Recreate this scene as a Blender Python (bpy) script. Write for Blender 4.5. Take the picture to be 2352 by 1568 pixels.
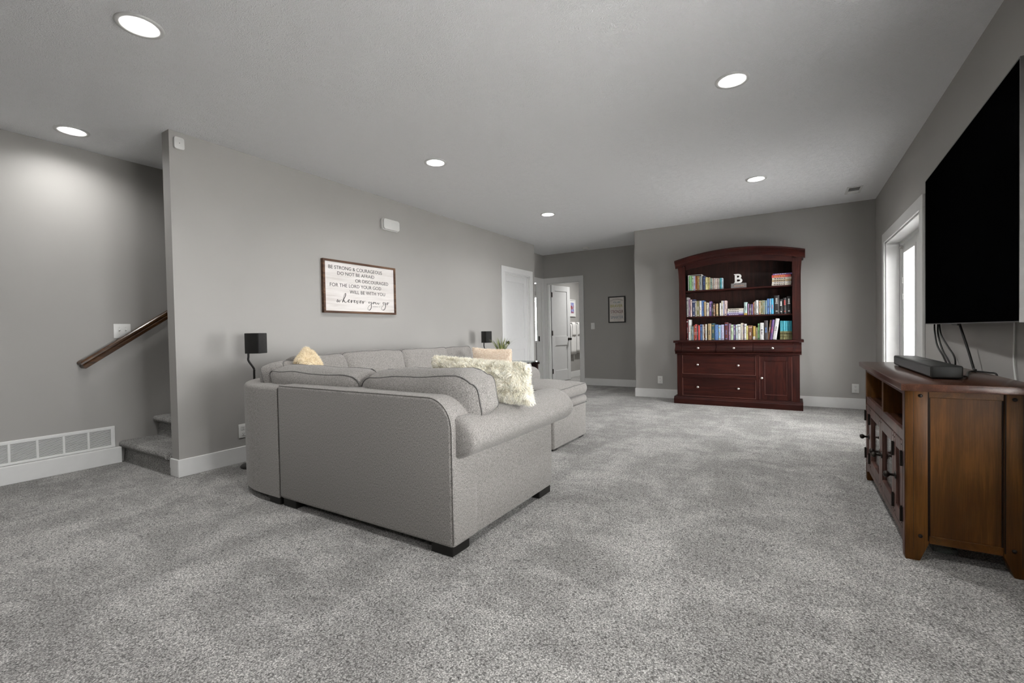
import bpy, bmesh, math, random
from mathutils import Vector, Matrix, noise

for _o in list(bpy.data.objects):
    bpy.data.objects.remove(_o, do_unlink=True)
SC = bpy.context.scene
COL = SC.collection
PI = math.pi

# ------------------------------------------------------------------ camera
FPX, YAW, PITCH, ROLL, CAMH = 1045.6, math.radians(31.65), math.radians(-1.12), math.radians(-1.07), 1.099
_f = Vector((-math.sin(YAW) * math.cos(PITCH), math.cos(YAW) * math.cos(PITCH), math.sin(PITCH)))
_r = Vector((math.cos(YAW), math.sin(YAW), 0)); _u = _r.cross(_f)
_r2 = _r * math.cos(ROLL) + _u * math.sin(ROLL); _u2 = -_r * math.sin(ROLL) + _u * math.cos(ROLL)
cam_d = bpy.data.cameras.new('camera'); cam = bpy.data.objects.new('camera', cam_d); COL.objects.link(cam)
cam_d.sensor_fit = 'HORIZONTAL'; cam_d.sensor_width = 36.0; cam_d.lens = FPX / 2352 * 36.0
cam_d.clip_start = 0.02; cam_d.clip_end = 200
cam.matrix_world = Matrix(((_r2.x, _u2.x, -_f.x, 0), (_r2.y, _u2.y, -_f.y, 0), (_r2.z, _u2.z, -_f.z, CAMH), (0, 0, 0, 1)))
SC.camera = cam

# ------------------------------------------------------------------ light and exposure
SKY_STRENGTH = 48.0        # overcast daylight outside the glazed doors
LAMP_WATTS = 18.0         # recessed ceiling lamps, each
LAMP_SPREAD = 156.0       # beam of the recessed lamps in degrees
EXPOSURE = 0.0
SC.view_settings.view_transform = 'Standard'; SC.view_settings.look = 'None'
SC.view_settings.exposure = EXPOSURE; SC.view_settings.gamma = 1.0; SC.view_settings.use_curve_mapping = False
w = bpy.data.worlds.new('overcast_sky'); SC.world = w; w.use_nodes = True
bgn = w.node_tree.nodes['Background']; bgn.inputs[0].default_value = (0.985, 0.985, 0.985, 1); bgn.inputs[1].default_value = SKY_STRENGTH
for _y, _z, _w, _h in ((5.92, 1.03, 1.8, 2.1), (1.52, 1.23, 2.0, 1.7)):
    pl = bpy.data.lights.new('daylight_portal', 'AREA'); pl.shape = 'RECTANGLE'; pl.size = _h; pl.size_y = _w; pl.cycles.is_portal = True
    plo = bpy.data.objects.new('daylight_portal', pl); COL.objects.link(plo)
    plo.matrix_world = Matrix.Translation((1.30, _y, _z)) @ Matrix.Rotation(PI / 2, 4, 'Y')

# ------------------------------------------------------------------ helpers
WM = {}
def link(name, me, mat=None, parent=None, M=None):
    o = bpy.data.objects.new(name, me); COL.objects.link(o)
    M = M or Matrix()
    if parent is not None:
        o.parent = parent; o.matrix_parent_inverse = WM[parent.name].inverted()
    o.matrix_basis = M; WM[o.name] = M.copy()
    if me is not None and mat is not None:
        mats = mat if isinstance(mat, (list, tuple)) else [mat]
        if len(me.materials) == 0:
            for m in mats: me.materials.append(m)
    return o
def thing(name, label, cat, loc=(0, 0, 0), group=None):
    o = link(name, None, M=Matrix.Translation(loc)); o.empty_display_size = 0.05
    return tag(o, label, cat, group)
def tag(o, label, cat, group=None, kind=None):
    o['label'] = label; o['category'] = cat
    if group: o['group'] = group
    if kind: o['kind'] = kind
    return o
def struct(o, label=None):
    o['kind'] = 'structure'
    if label: o['label'] = label
    return o

class MB:
    """collects geometry into one bmesh"""
    def __init__(s): s.bm = bmesh.new(); s.mi = 0
    def _f(s, vs):
        try: f = s.bm.faces.new(vs)
        except ValueError: return None
        f.material_index = s.mi; return f
    def box(s, x0, x1, y0, y1, z0, z1, bev=0, seg=2, M=None):
        if x0 > x1: x0, x1 = x1, x0
        if y0 > y1: y0, y1 = y1, y0
        if z0 > z1: z0, z1 = z1, z0
        v = [s.bm.verts.new(p) for p in ((x0,y0,z0),(x1,y0,z0),(x1,y1,z0),(x0,y1,z0),(x0,y0,z1),(x1,y0,z1),(x1,y1,z1),(x0,y1,z1))]
        fs = [s._f([v[i] for i in q]) for q in ((0,3,2,1),(4,5,6,7),(0,1,5,4),(1,2,6,5),(2,3,7,6),(3,0,4,7))]
        if M is not None:
            for a in v: a.co = M @ a.co
        if bev:
            es = list({e for f in fs for e in f.edges})
            r = bmesh.ops.bevel(s.bm, geom=es, offset=bev, segments=seg, profile=0.5, affect='EDGES')
            for f in r['faces']: f.material_index = s.mi
        return s
    def prism(s, pts, axis, a, b):
        """closed outline pts (2-D) extruded along axis from a to b; axis x: pts=(y,z), y: (x,z), z: (x,y)"""
        def P(p, t): return {'x': (t, p[0], p[1]), 'y': (p[0], t, p[1]), 'z': (p[0], p[1], t)}[axis]
        A = [s.bm.verts.new(P(p, a)) for p in pts]; B = [s.bm.verts.new(P(p, b)) for p in pts]
        n = len(pts)
        for i in range(n): s._f([A[i], A[(i+1) % n], B[(i+1) % n], B[i]])
        s._f(A[::-1]); s._f(B)
        return s
    def lathe(s, prof, n=24, M=None, axis='z', cap=True):
        rings = []
        for r, h in prof:
            ring = []
            for k in range(n):
                t = 2 * PI * k / n
                p = Vector((r * math.cos(t), r * math.sin(t), h))
                if axis == 'y': p = Vector((p.x, p.z, p.y))
                if axis == 'x': p = Vector((p.z, p.x, p.y))
                if M is not None: p = M @ p
                ring.append(s.bm.verts.new(p))
            rings.append(ring)
        for a, b in zip(rings, rings[1:]):
            for k in range(n): s._f([a[k], a[(k+1) % n], b[(k+1) % n], b[k]])
        if cap:
            if prof[0][0] > 1e-6: s._f(rings[0][::-1])
            if prof[-1][0] > 1e-6: s._f(rings[-1])
        return s
    def tube(s, pts, r, n=8, closed=False, rad=None):
        pts = [Vector(p) for p in pts]; N = len(pts); rings = []; prev = None
        for i, p in enumerate(pts):
            if closed: d = pts[(i+1) % N] - pts[i-1]
            else: d = pts[min(i+1, N-1)] - pts[max(i-1, 0)]
            if d.length < 1e-9: d = Vector((0, 0, 1))
            d.normalize()
            if prev is None:
                a = Vector((0, 0, 1)) if abs(d.z) < 0.9 else Vector((1, 0, 0)); a = (a - d * a.dot(d)).normalized()
            else:
                a = prev - d * prev.dot(d); a = a.normalized() if a.length > 1e-6 else d.orthogonal().normalized()
            prev = a; b = d.cross(a); rr = rad[i] if rad else r
            rings.append([s.bm.verts.new(p + (a * math.cos(2*PI*k/n) + b * math.sin(2*PI*k/n)) * rr) for k in range(n)])
        m = N if closed else N - 1
        for i in range(m):
            A, B = rings[i], rings[(i+1) % N]
            for k in range(n): s._f([A[k], A[(k+1) % n], B[(k+1) % n], B[k]])
        if not closed: s._f(rings[0][::-1]); s._f(rings[-1])
        return s
    def quad(s, *ps):
        s._f([s.bm.verts.new(p) for p in ps]); return s
    def bevel(s, off, seg=2, ang=0.5):
        es = [e for e in s.bm.edges if len(e.link_faces) == 2 and e.calc_face_angle(0) > ang]
        bmesh.ops.bevel(s.bm, geom=es, offset=off, segments=seg, profile=0.5, affect='EDGES'); return s
    def mesh(s, name, smooth=False, ang=None):
        bmesh.ops.recalc_face_normals(s.bm, faces=s.bm.faces)
        me = bpy.data.meshes.new(name); s.bm.to_mesh(me); s.bm.free()
        if smooth:
            for p in me.polygons: p.use_smooth = True
            if ang: me.set_sharp_from_angle(angle=ang)
        return me
    def build(s, name, mat, parent=None, smooth=False, M=None, ang=None):
        return link(name, s.mesh(name, smooth, ang), mat, parent, M)

def catmull(pts, per=6, closed=False):
    pts = [Vector(p) for p in pts]; out = []; N = len(pts)
    for i in range(N if closed else N - 1):
        p1, p2 = pts[i], pts[(i+1) % N]
        p0 = pts[i-1] if (closed or i > 0) else p1
        p3 = pts[(i+2) % N] if (closed or i + 2 < N) else p2
        for k in range(per):
            t = k / per
            out.append(0.5 * ((2*p1) + (p2-p0)*t + (2*p0-5*p1+4*p2-p3)*t*t + (3*p1-p0-3*p2+p3)*t*t*t))
    if not closed: out.append(pts[-1])
    return out
def rrect(w, h, r, n=5):
    """rounded rectangle outline centred on 0"""
    o = []
    for cx, cy, a0 in ((w/2-r, h/2-r, 0), (-w/2+r, h/2-r, PI/2), (-w/2+r, -h/2+r, PI), (w/2-r, -h/2+r, 1.5*PI)):
        for k in range(n+1):
            a = a0 + PI/2*k/n; o.append((cx + r*math.cos(a), cy + r*math.sin(a)))
    return o

# ------------------------------------------------------------------ materials
MATS = {}
def nodes(name):
    m = bpy.data.materials.new(name); m.use_nodes = True; MATS[name] = m
    nt = m.node_tree; return m, nt, nt.nodes['Principled BSDF']
def N(nt, typ, **k):
    n = nt.nodes.new(typ)
    for a, b in k.items():
        if a.startswith('i_'): n.inputs[a[2:].replace('_', ' ')].default_value = b
        else: setattr(n, a, b)
    return n
def c4(c): return (c[0], c[1], c[2], 1)
def ramp(nt, stops):
    r = nt.nodes.new('ShaderNodeValToRGB'); e = r.color_ramp.elements
    while len(e) < len(stops): e.new(0.5)
    for q, (p, c) in zip(e, stops): q.position = p; q.color = c4(c)
    return r
def coords(nt, scale=(1, 1, 1), rot=(0, 0, 0)):
    t = nt.nodes.new('ShaderNodeTexCoord'); mp = nt.nodes.new('ShaderNodeMapping')
    mp.inputs['Scale'].default_value = scale; mp.inputs['Rotation'].default_value = rot
    nt.links.new(t.outputs['Object'], mp.inputs['Vector']); return mp.outputs['Vector']
def bump(nt, bsdf, hsock, strength, dist):
    b = nt.nodes.new('ShaderNodeBump'); b.inputs['Strength'].default_value = strength; b.inputs['Distance'].default_value = dist
    nt.links.new(hsock, b.inputs['Height']); nt.links.new(b.outputs['Normal'], bsdf.inputs['Normal']); return b
def plain(name, col, rough=0.5, metal=0.0, spec=0.5, var=0.06, vscale=14.0, bumpy=0.0):
    m, nt, b = nodes(name)
    n = N(nt, 'ShaderNodeTexNoise', i_Scale=vscale, i_Detail=3.0); nt.links.new(coords(nt), n.inputs['Vector'])
    r = ramp(nt, [(0.3, [max(0, c*(1-var)) for c in col]), (0.7, [min(1, c*(1+var)) for c in col])])
    nt.links.new(n.outputs['Fac'], r.inputs['Fac']); nt.links.new(r.outputs['Color'], b.inputs['Base Color'])
    b.inputs['Roughness'].default_value = rough; b.inputs['Metallic'].default_value = metal; b.inputs['Specular IOR Level'].default_value = spec
    if bumpy: bump(nt, b, n.outputs['Fac'], bumpy, 0.002)
    return m
def wall_paint(name, col):
    m, nt, b = nodes(name); v = coords(nt)
    n = N(nt, 'ShaderNodeTexNoise', i_Scale=170.0, i_Detail=4.0); nt.links.new(v, n.inputs['Vector'])
    n2 = N(nt, 'ShaderNodeTexNoise', i_Scale=1.3, i_Detail=2.0); nt.links.new(v, n2.inputs['Vector'])
    r = ramp(nt, [(0.3, [c*0.97 for c in col]), (0.7, [c*1.03 for c in col])]); nt.links.new(n2.outputs['Fac'], r.inputs['Fac'])
    nt.links.new(r.outputs['Color'], b.inputs['Base Color']); b.inputs['Roughness'].default_value = 0.62; b.inputs['Specular IOR Level'].default_value = 0.3
    bump(nt, b, n.outputs['Fac'], 0.10, 0.002); return m
def ceiling_mat():
    m, nt, b = nodes('ceiling_texture'); v = coords(nt)
    # stomped drywall texture: short curved ridges
    n0 = N(nt, 'ShaderNodeTexNoise', i_Scale=11.0, i_Detail=2.0); nt.links.new(v, n0.inputs['Vector'])
    mx = N(nt, 'ShaderNodeVectorMath', operation='MULTIPLY_ADD'); mx.inputs[1].default_value = (0.16, 0.16, 0.16)
    nt.links.new(n0.outputs['Color'], mx.inputs[0]); nt.links.new(v, mx.inputs[2])
    n1 = N(nt, 'ShaderNodeTexNoise', i_Scale=95.0, i_Detail=3.0, i_Roughness=0.55, i_Distortion=1.4); nt.links.new(mx.outputs[0], n1.inputs['Vector'])
    n2 = N(nt, 'ShaderNodeTexVoronoi', i_Scale=120.0); nt.links.new(mx.outputs[0], n2.inputs['Vector'])
    ad = N(nt, 'ShaderNodeMath', operation='MULTIPLY_ADD'); ad.inputs[1].default_value = 0.6
    nt.links.new(n2.outputs['Distance'], ad.inputs[0]); nt.links.new(n1.outputs['Fac'], ad.inputs[2])
    b.inputs['Base Color'].default_value = (0.90, 0.905, 0.92, 1); b.inputs['Roughness'].default_value = 0.85; b.inputs['Specular IOR Level'].default_value = 0.15
    bump(nt, b, ad.outputs[0], 0.68, 0.008); return m
def carpet_mat(name, k=1.0):
    m, nt, b = nodes(name); v = coords(nt)
    d = N(nt, 'ShaderNodeTexNoise', i_Scale=60.0, i_Detail=2.0); nt.links.new(v, d.inputs['Vector'])
    mx = N(nt, 'ShaderNodeVectorMath', operation='MULTIPLY_ADD'); mx.inputs[1].default_value = (0.012, 0.012, 0.012)
    nt.links.new(d.outputs['Color'], mx.inputs[0]); nt.links.new(v, mx.inputs[2])
    fine = N(nt, 'ShaderNodeTexNoise', i_Scale=215.0, i_Detail=3.0, i_Roughness=0.7); nt.links.new(mx.outputs[0], fine.inputs['Vector'])
    tuft = N(nt, 'ShaderNodeTexVoronoi', i_Scale=135.0); nt.links.new(mx.outputs[0], tuft.inputs['Vector'])
    h = N(nt, 'ShaderNodeMath', operation='MULTIPLY_ADD'); h.inputs[1].default_value = -0.35
    nt.links.new(tuft.outputs['Distance'], h.inputs[0]); nt.links.new(fine.outputs['Fac'], h.inputs[2])
    r = ramp(nt, [(0.12, (0.055*k, 0.053*k, 0.050*k)), (0.34, (0.30*k, 0.293*k, 0.282*k)), (0.56, (0.72*k, 0.71*k, 0.69*k))]); nt.links.new(h.outputs[0], r.inputs['Fac'])
    # brushed pile: broad patches and streaks where the nap lies the other way
    p1 = N(nt, 'ShaderNodeTexNoise', i_Scale=2.1, i_Detail=6.0, i_Roughness=0.66, i_Distortion=0.4); nt.links.new(coords(nt, (1.0, 0.55, 1), (0, 0, 0.5)), p1.inputs['Vector'])
    p2 = N(nt, 'ShaderNodeTexNoise', i_Scale=4.2, i_Detail=4.0, i_Distortion=0.8); nt.links.new(coords(nt, (0.7, 1.5, 1), (0, 0, -0.3)), p2.inputs['Vector'])
    pa = N(nt, 'ShaderNodeMath', operation='MULTIPLY_ADD'); pa.inputs[1].default_value = 0.5
    nt.links.new(p2.outputs['Fac'], pa.inputs[0]); nt.links.new(p1.outputs['Fac'], pa.inputs[2])
    pr = ramp(nt, [(0.64, (0.82, 0.817, 0.812)), (0.745, (0.97, 0.967, 0.962)), (0.765, (1.05, 1.047, 1.043)), (0.88, (1.24, 1.237, 1.23))]); nt.links.new(pa.outputs[0], pr.inputs['Fac'])
    mul = N(nt, 'ShaderNodeMix', data_type='RGBA', blend_type='MULTIPLY'); mul.inputs[0].default_value = 1.0
    nt.links.new(r.outputs['Color'], mul.inputs[6]); nt.links.new(pr.outputs['Color'], mul.inputs[7])
    nt.links.new(mul.outputs[2], b.inputs['Base Color'])
    b.inputs['Roughness'].default_value = 0.95; b.inputs['Specular IOR Level'].default_value = 0.08
    b.inputs['Sheen Weight'].default_value = 0.15
    bump(nt, b, h.outputs[0], 0.9, 0.007); return m
def fabric_mat(name, dark, light, sc=(330, 330, 95), bumpd=0.003):
    m, nt, b = nodes(name)
    n = N(nt, 'ShaderNodeTexNoise', i_Scale=1.0, i_Detail=2.5, i_Roughness=0.6); nt.links.new(coords(nt, sc), n.inputs['Vector'])
    n2 = N(nt, 'ShaderNodeTexNoise', i_Scale=1.0, i_Detail=2.0); nt.links.new(coords(nt, (150, 150, 560)), n2.inputs['Vector'])
    ad = N(nt, 'ShaderNodeMath', operation='MULTIPLY_ADD'); ad.inputs[1].default_value = 0.5
    nt.links.new(n2.outputs['Fac'], ad.inputs[0]); nt.links.new(n.outputs['Fac'], ad.inputs[2])
    mid = [(a*0.45+c*0.55) for a, c in zip(dark, light)]
    r = ramp(nt, [(0.50, dark), (0.70, mid), (0.92, light)]); nt.links.new(ad.outputs[0], r.inputs['Fac'])
    nt.links.new(r.outputs['Color'], b.inputs['Base Color'])
    b.inputs['Roughness'].default_value = 0.9; b.inputs['Specular IOR Level'].default_value = 0.12; b.inputs['Sheen Weight'].default_value = 0.12
    bump(nt, b, ad.outputs[0], 0.22, bumpd); return m
def wood_mat(name, dark, mid, light, axis='z', rough=0.35, sc=1.0, coat=0.0, spec=0.16):
    m, nt, b = nodes(name)
    s = {'x': (1.6, 22, 22), 'y': (22, 1.6, 22), 'z': (22, 22, 1.6)}[axis]
    s = tuple(q*sc for q in s)
    n = N(nt, 'ShaderNodeTexNoise', i_Scale=1.0, i_Detail=6.0, i_Roughness=0.6, i_Distortion=0.9); nt.links.new(coords(nt, s), n.inputs['Vector'])
    s2 = {'x': (9, 260, 260), 'y': (260, 9, 260), 'z': (260, 260, 9)}[axis]
    n2 = N(nt, 'ShaderNodeTexNoise', i_Scale=1.0, i_Detail=2.0); nt.links.new(coords(nt, s2), n2.inputs['Vector'])
    n3 = N(nt, 'ShaderNodeTexNoise', i_Scale=3.0, i_Detail=2.0); nt.links.new(coords(nt), n3.inputs['Vector'])
    ad = N(nt, 'ShaderNodeMath', operation='MULTIPLY_ADD'); ad.inputs[1].default_value = 0.35
    nt.links.new(n2.outputs['Fac'], ad.inputs[0]); nt.links.new(n.outputs['Fac'], ad.inputs[2])
    ad2 = N(nt, 'ShaderNodeMath', operation='MULTIPLY_ADD'); ad2.inputs[1].default_value = 0.35
    nt.links.new(n3.outputs['Fac'], ad2.inputs[0]); nt.links.new(ad.outputs[0], ad2.inputs[2])
    r = ramp(nt, [(0.55, dark), (0.85, mid), (1.1, light)]); nt.links.new(ad2.outputs[0], r.inputs['Fac'])
    nt.links.new(r.outputs['Color'], b.inputs['Base Color']); b.inputs['Roughness'].default_value = rough
    b.inputs['Specular IOR Level'].default_value = spec; b.inputs['Coat Weight'].default_value = coat; b.inputs['Coat Roughness'].default_value = 0.2
    bump(nt, b, n2.outputs['Fac'], 0.06, 0.001); return m
def emit(name, col, s):
    m, nt, b = nodes(name); e = nt.nodes.new('ShaderNodeEmission'); e.inputs[0].default_value = c4(col); e.inputs[1].default_value = s
    nt.links.new(e.outputs[0], nt.nodes['Material Output'].inputs[0]); return m
def glass_mat(name, tint=(1, 1, 1), refl=0.10):
    m, nt, b = nodes(name); t = nt.nodes.new('ShaderNodeBsdfTransparent'); t.inputs[0].default_value = c4(tint)
    g = nt.nodes.new('ShaderNodeBsdfGlossy'); g.inputs['Roughness'].default_value = 0.02
    fr = N(nt, 'ShaderNodeLayerWeight', i_Blend=0.25); mx = nt.nodes.new('ShaderNodeMixShader')
    mm = N(nt, 'ShaderNodeMath', operation='MULTIPLY_ADD'); mm.inputs[1].default_value = 0.5; mm.inputs[2].default_value = refl * 0.4
    nt.links.new(fr.outputs['Fresnel'], mm.inputs[0]); nt.links.new(mm.outputs[0], mx.inputs[0])
    nt.links.new(t.outputs[0], mx.inputs[1]); nt.links.new(g.outputs[0], mx.inputs[2]); nt.links.new(mx.outputs[0], nt.nodes['Material Output'].inputs[0]); return m

WALL = wall_paint('greige_wall_paint', (0.350, 0.341, 0.324))
CEIL = ceiling_mat()
CARPET = carpet_mat('grey_cut_pile_carpet', 1.02)
STAIRC = carpet_mat('grey_stair_carpet', 0.85)
TRIM = plain('white_trim_paint', (0.68, 0.68, 0.67), 0.38, var=0.02)
DOORW = plain('white_door_paint', (0.64, 0.64, 0.635), 0.35, var=0.015)
PLATE = plain('white_plastic', (0.72, 0.72, 0.70), 0.35, var=0.02)
SLOT = plain('dark_slot', (0.05, 0.05, 0.05), 0.6)
FAB = fabric_mat('grey_tweed_upholstery', (0.022, 0.0203, 0.019), (0.345, 0.327, 0.310), (520, 520, 130), 0.0018)
PIPE = fabric_mat('grey_piping_cord', (0.055, 0.052, 0.05), (0.17, 0.165, 0.16), (400, 400, 400), 0.001)
BLACKW = plain('black_wood', (0.010, 0.009, 0.008), 0.4, spec=0.25)
BLACKP = plain('black_plastic', (0.012, 0.012, 0.011), 0.45, spec=0.3, bumpy=0.1)
BLACKM = plain('black_metal', (0.014, 0.013, 0.012), 0.4, metal=0.3)
BRONZE = plain('oil_rubbed_bronze', (0.022, 0.017, 0.014), 0.38, metal=0.7)
NICKEL = plain('brushed_nickel', (0.62, 0.60, 0.56), 0.28, metal=1.0, var=0.04)
CH_D = ((0.0095, 0.0022, 0.0017), (0.021, 0.0042, 0.0029), (0.035, 0.0070, 0.0043))
BEAD = plain('worn_light_bead_edge', (0.16, 0.062, 0.048), 0.4)
CHV = wood_mat('cherry_wood_upright_grain', *CH_D, axis='z', rough=0.5)
CHH = wood_mat('cherry_wood_level_grain', *CH_D, axis='x', rough=0.5)
CHB = wood_mat('cherry_back_board', (0.010, 0.0055, 0.0045), (0.022, 0.010, 0.008), (0.034, 0.014, 0.011), axis='z', rough=0.5)
BR_D = ((0.028, 0.0105, 0.0024), (0.062, 0.0235, 0.0042), (0.094, 0.037, 0.0070))
BRV = wood_mat('walnut_brown_wood_upright', *BR_D, axis='z', rough=0.42, sc=0.6)
BRH = wood_mat('walnut_brown_wood_level', *BR_D, axis='y', rough=0.40, sc=0.6)
DKED = plain('dark_glazed_edge', (0.012, 0.0075, 0.005), 0.6, spec=0.08)
BRF = wood_mat('dark_walnut_front', (0.018, 0.010, 0.008), (0.060, 0.030, 0.024), (0.115, 0.062, 0.05), axis='z', rough=0.34, sc=0.6)
BRT = wood_mat('walnut_top_finish', (0.016, 0.0070, 0.0050), (0.040, 0.0165, 0.0100), (0.066, 0.029, 0.018), axis='y', rough=0.26, sc=0.6, coat=0.25)
RAIL = wood_mat('stained_oak_handrail', (0.018, 0.0075, 0.003), (0.050, 0.021, 0.007), (0.095, 0.043, 0.015), axis='y', rough=0.34, coat=0.2)
SIGNW = wood_mat('whitewashed_board', (0.56, 0.52, 0.49), (0.70, 0.67, 0.645), (0.76, 0.73, 0.71), axis='y', rough=0.6)
SIGNF = wood_mat('dark_walnut_sign_frame', (0.035, 0.018, 0.011), (0.085, 0.045, 0.028), (0.15, 0.085, 0.05), axis='y', rough=0.5)
INK = plain('black_ink', (0.028, 0.026, 0.025), 0.7)
GLASS = glass_mat('clear_glass')
TABGL = glass_mat('table_glass', (0.80, 0.86, 0.85), 0.5)
LENS = emit('lamp_lens_glow', (1.0, 0.985, 0.96), 9.0)

# ================================================================== THE SETTING
H = 2.74
XA, XR, XS = -4.147, 0.925, -5.19         # long left wall, right wall, stair wall faces
YB, YH = 7.527, 8.72                      # bookcase wall, hall end wall
XREC, XB0 = -4.557, -2.224
T = 0.12
LAMPS = [(-2.90, 1.05), (-2.90, 3.37), (-2.90, 5.72), (-0.33, 3.37), (-0.33, 5.72), (-4.79, 1.27), (-0.33, 1.02), (-2.90, -1.3), (-0.33, -1.3), (-3.45, 9.85)]

floor = struct(MB().box(-7.6, 1.35, -3.6, 11.4, -0.06, 0.0).build('floor', CARPET))
# ceiling with a round opening for every recessed lamp
def ceiling():
    mb = MB(); R, n, q_ = 0.09, 32, 0.15
    cols = sorted({x for x, y in LAMPS}); xs = [-7.6]
    for x in cols: xs += [x - q_, x + q_]
    xs.append(1.35)
    for i, (a, b) in enumerate(zip(xs, xs[1:])):
        ys = [-3.6]; lit = []
        if i % 2: lit = sorted(y for x, y in LAMPS if abs(x - (a+b)/2) < 0.01)
        for y in lit: ys += [y - q_, y + q_]
        ys.append(11.4)
        for k, (c, d) in enumerate(zip(ys, ys[1:])):
            if k % 2 == 0: mb.quad((a, c, H), (b, c, H), (b, d, H), (a, d, H)); continue
            x, y = (a+b)/2, (c+d)/2; ring, out = [], []
            for t in range(n):
                cs, sn = math.cos(2*PI*t/n), math.sin(2*PI*t/n); s = q_ / max(abs(cs), abs(sn))
                ring.append((x + R*cs, y + R*sn, H)); out.append((x + s*cs, y + s*sn, H))
            for t in range(n): mb.quad(ring[t], out[t], out[(t+1) % n], ring[(t+1) % n])
    return struct(mb.build('ceiling', CEIL))
ceiling()
struct(MB().box(-7.7, 1.45, -3.7, 11.5, H + 0.12, H + 0.2).build('ceiling_deck', CEIL))

def wall(name, boxes, mat=WALL):
    mb = MB()
    for b in boxes: mb.box(*b)
    return struct(mb.build(name, mat))
# long left wall with the closed door near its far end, then the return into the hall
DY0, DY1, DZ = 6.512, 7.384, 2.13
wall('wall_left', [(XA - T, XA, 1.665, DY0, 0, H), (XA - T, XA, DY1, 7.58, 0, H), (XA - T, XA, DY0, DY1, DZ, H)])
wall('wall_left_return', [(XREC - T, XA - T, 7.46, 7.58, 0, H)])
wall('wall_stair', [(XS - T, XS, -3.6, 4.4, 0, H), (XS, XA - T, 4.28, 4.4, 0, H)])
RY0, RY1 = 7.69, 8.62
wall('wall_hall_left', [(XREC - T, XREC, 7.58, RY0, 0, H), (XREC - T, XREC, RY1, YH, 0, H), (XREC - T, XREC, RY0, RY1, DZ + 0.015, H)])
HX0, HX1 = -4.462, -3.722
wall('wall_hall_end', [(XREC - T, HX0, YH, YH + T, 0, H), (HX1, XB0 + 0.2, YH, YH + T, 0, H), (HX0, HX1, YH, YH + T, DZ, H)])
wall('wall_hall_right', [(XB0, XB0 + T, YB + T, YH, 0, H)])
wall('wall_back', [(XB0, XR + 0.24, YB, YB + T, 0, H)])
PY0, PY1, PZ = 5.05, 6.79, 2.06
QY0, QY1, QZ0 = 0.55, 2.50, 0.40  # opening of the added side window, out of view
def right_wall(name, x0, x1, g, yend):
    ys = [-3.6, QY0 - g, QY1 + g, PY0 - g, PY1 + g, yend]
    bx = [(x0, x1, ys[k], ys[k+1], 0, H) for k in (0, 2, 4)] + [(x0, x1, ys[k], ys[k+1], PZ + g, H) for k in (1, 3)] + [(x0, x1, ys[1], ys[2], 0, QZ0 - g)]
    return wall(name, bx)
right_wall('wall_right', XR, XR + 0.12, 0, YB)
right_wall('wall_right_outer', XR + 0.12, XR + 0.36, 0.03, YB + T)
wall('wall_front', [(XS - T, XR + 0.36, -3.72, -3.6, 0, H)])
# bathroom beyond the hall, bedroom beyond the hall's side door
wall('wall_bath_left', [(-4.62, -4.50, YH + T, 11.3, 0, H)])
wall('wall_bath_far', [(-4.50, -2.0, 11.2, 11.3, 0, H), (-2.12, -2.0, YH + T, 11.2, 0, H)])
wall('wall_bedroom', [(-7.5, -7.38, 7.3, 11.3, 0, H), (-7.5, XREC - T, 7.3, 7.46, 0, H),
     (-7.5, -6.6, 11.2, 11.3, 0, H), (-5.45, -4.62, 11.2, 11.3, 0, H), (-6.6, -5.45, 11.2, 11.3, 0, 0.80), (-6.6, -5.45, 11.2, 11.3, 2.12, H)])
wall('wall_service', [(-7.6, XS - T, 4.4, 4.5, 0, H), (-7.6, -7.5, 4.4, 7.3, 0, H)])

# ---- baseboards
BT, BH = 0.014, 0.14
def base(name, *bx):
    mb = MB()
    for x0, x1, y0, y1 in bx: mb.box(x0, x1, y0, y1, 0, BH, 0.003, 1)
    return struct(mb.build(name, TRIM))
base('baseboard_left', (XA, XA + BT, 1.665 - BT, 6.413))
base('baseboard_left_end', (XA - T - BT, XA, 1.665 - BT, 1.665))
base('baseboard_stair', (XS, XS + 0.05, -3.6, 1.62))
base('baseboard_back', (XB0 - BT, XR, YB - BT, YB))
base('baseboard_hall_end', (-3.629, XB0, YH - BT, YH))
base('baseboard_hall_right', (XB0 - BT, XB0, YB, YH - BT))
base('baseboard_right_far', (XR - BT, XR, 6.905, YB - BT))
base('baseboard_right', (XR - BT, XR, -3.6, 4.93))
base('baseboard_bath', (-4.50, -4.50 + BT, YH + T, 11.2))

# ---- casings
def casing_x(name, xf, y0, y1, z1, wd, th, sgn, jamb):
    """casing round an opening in a wall facing sgn*x"""
    mb = MB(); a, b = (xf, xf + sgn*th)
    mb.box(a, b, y0 - wd, y0, 0, z1, 0.003, 1); mb.box(a, b, y1, y1 + wd, 0, z1, 0.003, 1)
    mb.box(a, b, y0 - wd, y1 + wd, z1, z1 + wd, 0.003, 1)
    j = xf - sgn*jamb
    mb.box(xf, j, y0, y0 + 0.016, 0, z1); mb.box(xf, j, y1 - 0.016, y1, 0, z1); mb.box(xf, j, y0, y1, z1 - 0.016, z1)
    return struct(mb.build(name, TRIM))
casing_x('trim_1', XA, DY0, DY1, DZ, 0.098, 0.018, 1, T)
casing_x('trim_2', XREC, RY0, RY1, DZ + 0.015, 0.095, 0.018, 1, T)
casing_x('trim_3', XR, PY0, PY1, PZ, 0.108, 0.02, -1, 0.12)
mb = MB()
for y0, y1, z0, z1 in ((QY0 - 0.1, QY0, QZ0, PZ), (QY1, QY1 + 0.1, QZ0, PZ), (QY0 - 0.1, QY1 + 0.1, PZ, PZ + 0.1), (QY0 - 0.12, QY1 + 0.12, QZ0 - 0.03, QZ0)): mb.box(XR - 0.02, XR, y0, y1, z0, z1, 0.003, 1)
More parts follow.
